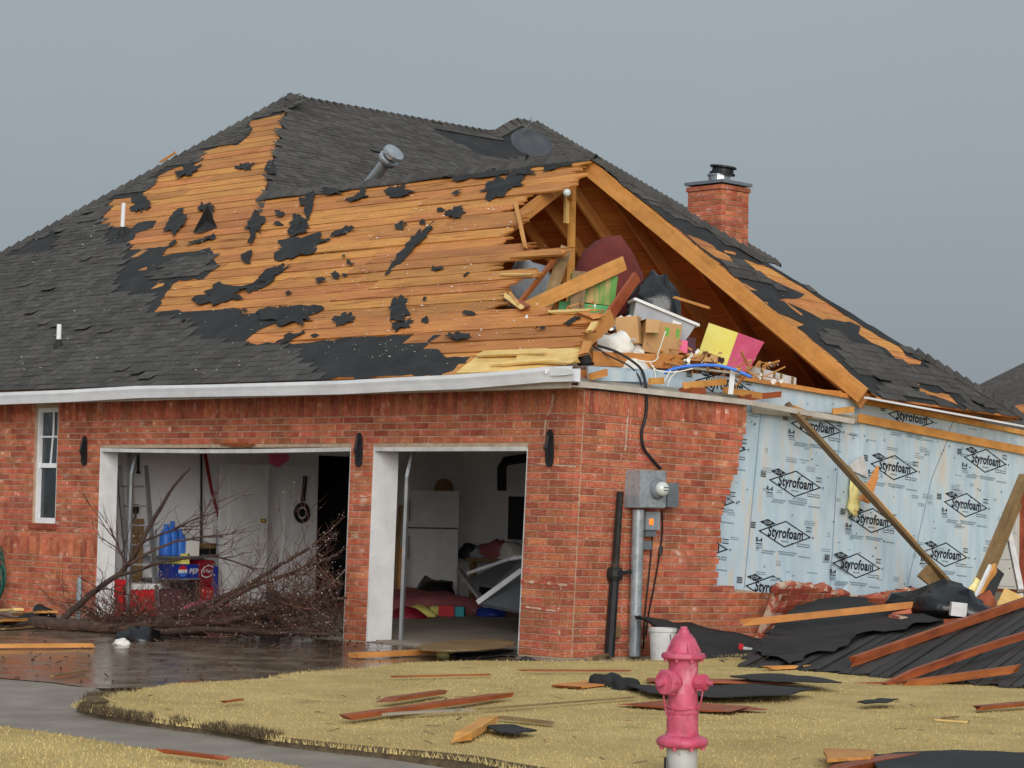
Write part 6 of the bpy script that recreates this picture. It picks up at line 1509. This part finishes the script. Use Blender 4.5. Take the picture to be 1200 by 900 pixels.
# ================================================================== FALLEN TREE
tree = thing('fallen_tree', 'bare fallen tree branches heaped on the flooded drive before the garage', 'tree', gnd(60, 748))
def tp(x, y, d_): return on(x, y, (0, d_, 0), (0, 1, 0))
LIM = [([(38, 749, -1.9), (90, 744, -1.75), (140, 738, -1.6), (200, 731, -1.45), (260, 728, -1.3), (330, 722, -1.1)], .085, .03),
       ([(66, 745, -1.85), (84, 716, -1.7), (112, 692, -1.55), (140, 672, -1.4), (156, 652, -1.2), (178, 612, -1.0), (200, 575, -.9), (222, 549, -.8)], .045, .014),
       ([(150, 737, -1.6), (210, 722, -1.2), (290, 712, -.8), (360, 708, -.6), (405, 700, -.5)], .05, .016),
       ([(170, 742, -1.8), (240, 738, -1.7), (320, 742, -1.6), (392, 742, -1.3)], .045, .016),
       ([(180, 730, -1.5), (250, 705, -1.1), (300, 680, -.8), (340, 655, -.6), (372, 635, -.4)], .04, .01),
       ([(150, 662, -1.3), (190, 640, -1.0), (230, 630, -.7), (262, 628, -.6)], .02, .006),
       ([(140, 674, -1.4), (190, 660, -1.1), (250, 652, -.8), (300, 668, -.7)], .02, .006),
       ([(165, 636, -1.1), (200, 622, -.9), (225, 610, -.8), (255, 600, -.7)], .016, .005),
       ([(230, 725, -1.4), (290, 690, -1.0), (340, 672, -.8), (395, 650, -.6)], .035, .01),
       ([(250, 730, -1.5), (320, 715, -1.2), (380, 690, -.9), (404, 668, -.7)], .035, .01),
       ([(148, 664, -1.4), (138, 640, -1.5), (128, 618, -1.5)], .014, .004),
       ([(112, 692, -1.55), (125, 690, -1.7), (150, 698, -1.8)], .012, .004)]
tw = MB(); bd = MB(); ntw = 0
def grow(p, d, l, r_, lev):
    global ntw
    n = 4; pts = [p]; q = p.copy(); dd = d.copy()
    for i in range(n):
        dd = (dd + V((rnd(-.2, .2), rnd(-.2, .2), rnd(-.13, .2)))).normalized(); q = q + dd * l / n
        if q.z < .02: q.z = .02; dd.z = abs(dd.z) * .5
        pts.append(q.copy())
    if proj(q)[0] > 406 or proj(q)[1] < 548: return
    tw.tube(pts, [r_ * (1 - .75 * i / n) for i in range(n + 1)], 3, False); ntw += 1
    if random.random() < .5:
        for k in range(random.randint(1, 3)):
            b0 = pts[random.randint(1, n)]; s_ = rnd(.006, .013); bd.add([b0 + V((rnd(-1, 1), rnd(-1, 1), rnd(-1, 1))) * s_ for _ in range(4)], [(0, 1, 2), (0, 2, 3), (0, 3, 1), (1, 3, 2)])
    if lev > 0:
        for k in range(random.randint(2, 4)):
            i = random.randint(1, n); e = V((rnd(-1, 1), rnd(-1, 1), rnd(-.5, 1))).normalized(); grow(pts[i], (dd * .9 + e * .7).normalized(), l * rnd(.4, .7), max(r_ * .6, .0028), lev - 1)
for k, (pts, r0, r1) in enumerate(LIM):
    P = [tp(*q_) for q_ in pts]
    for q_ in P: q_.z = max(q_.z, r0 * .7)
    P = curve(P, 5)
    P = [q_ + V((rnd(-1, 1), rnd(-1, 1), rnd(-1, 1))) * .008 for q_ in P]
    b_ = MB(); n = len(P); b_.tube(P, [r0 + (r1 - r0) * i / (n - 1) for i in range(n)], 8); b_.build('limb' if k else 'trunk', 'bark', tree, smooth=True)
    if k == 0: cnt = 20
    else: cnt = {1: 9, 4: 12, 8: 12, 9: 12}.get(k, 7)
    for i in range(cnt):
        s_ = rnd(.25, 1) if k != 1 else rnd(.45, 1); q_ = P[min(n - 1, int(s_ * (n - 1)))]
        base = (P[min(n - 1, int(s_ * (n - 1)) + 1)] - P[max(0, int(s_ * (n - 1)) - 1)]).normalized()
        e = V((rnd(-.6, 1), rnd(-.8, .6), rnd(-.35, .6) * (.5 if k in (0, 2, 3) else 1))).normalized()
        grow(q_.copy(), (base * 1.1 + e * .7).normalized(), rnd(.25, .75), rnd(.005, .01), 1 if k in (1, 5, 6, 7, 10, 11) else 2)
for i in range(620):      # dense brush heap at the pillar
    x = rnd(110, 405); y = 747 - rnd(0, 1) ** 1.5 * max(22, (x - 140) * .27); q_ = tp(x, y, rnd(-1.6, -.35)); q_.z = max(q_.z, .03)
    grow(q_, V((rnd(-1, 1), rnd(-.6, .6), rnd(-.1, .3))).normalized(), rnd(.3, .8), rnd(.004, .01), 1)
tw.build('twigs', 'twig', tree, fix=False, kind='stuff', smooth=True)
bd.build('buds', 'bud', tree, fix=False, kind='stuff')
lump('split_end', tp(30, 749, -1.95), .32, .1, .09, 'timber_pale', None, None, 161, .4, tree)

# stake and hose on the left
a = tp(92, 722, -.5); a.z = 0; b_ = MB(); b_.lathe([(.035, 0), (.035, .42), (.03, .5), (.008, .56)], a, (0, 0, 1), 8); tag(b_.build('ground_stake', 'steel'), 'short grey stake in the ground before the brick wall', 'stake')
c = on(-6, 676, (0, -.1, 0), (0, 1, 0)); b_ = MB(); pts = []
for i in range(130):
    a_ = i * .33; rr = .34 + .05 * math.sin(i * .9) + .03 * math.sin(i * .37); pts.append(c + V((math.cos(a_) * rr * .8, -.03 - .06 * (.5 + .5 * math.sin(i * .21)), math.sin(a_) * rr * 1.1)))
b_.tube(pts, .013, 5); tag(b_.build('garden_hose', 'hose_green', smooth=True), 'coiled dark green garden hose on the brick wall', 'hose')

# ================================================================== NEIGHBOURING HOUSE
nb = gnd(1158, 689); NX, NY = nb.x - 3.6, nb.y
nh = thing('neighbour_house', 'brick neighbouring house with dark hip roof beyond the broken wall', 'house', (NX, NY, 0))
b_ = MB(); b_.box(NX, NX + 12, NY, NY + 9, -.05, 2.6); b_.build('wall', 'brick_dark', nh)
a, c = on(1168, 640, (0, NY - .02, 0), (0, 1, 0)), on(1194, 640, (0, NY - .02, 0), (0, 1, 0))
gdr = MB().box(a.x, c.x, NY - .04, NY - .005, 0, 2.25).build('garage_door', 'siding', nh)
for i in range(4): MB().box(a.x + .05, c.x - .05, NY - .055, NY - .041, .06 + i * .55, .54 + i * .55).build('door_panel', 'siding', gdr)
b_ = MB(); e = .5; zz = 2.55; rz_ = 6.2
P = [V((NX - e, NY - e, zz)), V((NX + 12 + e, NY - e, zz)), V((NX + 12 + e, NY + 9 + e, zz)), V((NX - e, NY + 9 + e, zz)), V((NX + 4.6, NY + 4.5, rz_)), V((NX + 7.4, NY + 4.5, rz_))]
b_.add(P, [(0, 1, 5, 4), (1, 2, 5), (2, 3, 4, 5), (3, 0, 4), (0, 3, 2, 1)]); rf_ = b_.build('roof', 'shingle', nh)
MB().box(NX - e, NX + 12 + e, NY - e - .03, NY - e, zz - .15, zz + .02).build('fascia', 'white_paint', nh)
nn_ = (P[1] - P[0]).cross(P[4] - P[0]).normalized()
if nn_.z < 0: nn_ = -nn_
b_ = MB(); b_.prism([on(x, y, P[0] + nn_ * .03, nn_) for x, y in ((1176, 478), (1205, 474), (1205, 484), (1180, 486))], nn_ * .02); b_.build('bare_decking', 'plank', nh)
beam('leaning_post', at(1181, 618, 30.0), at(1196, 692, 29.4), .07, .07, 'white_dirty', None, label='dirty white post leaning beyond the broken wall end', cat='post')
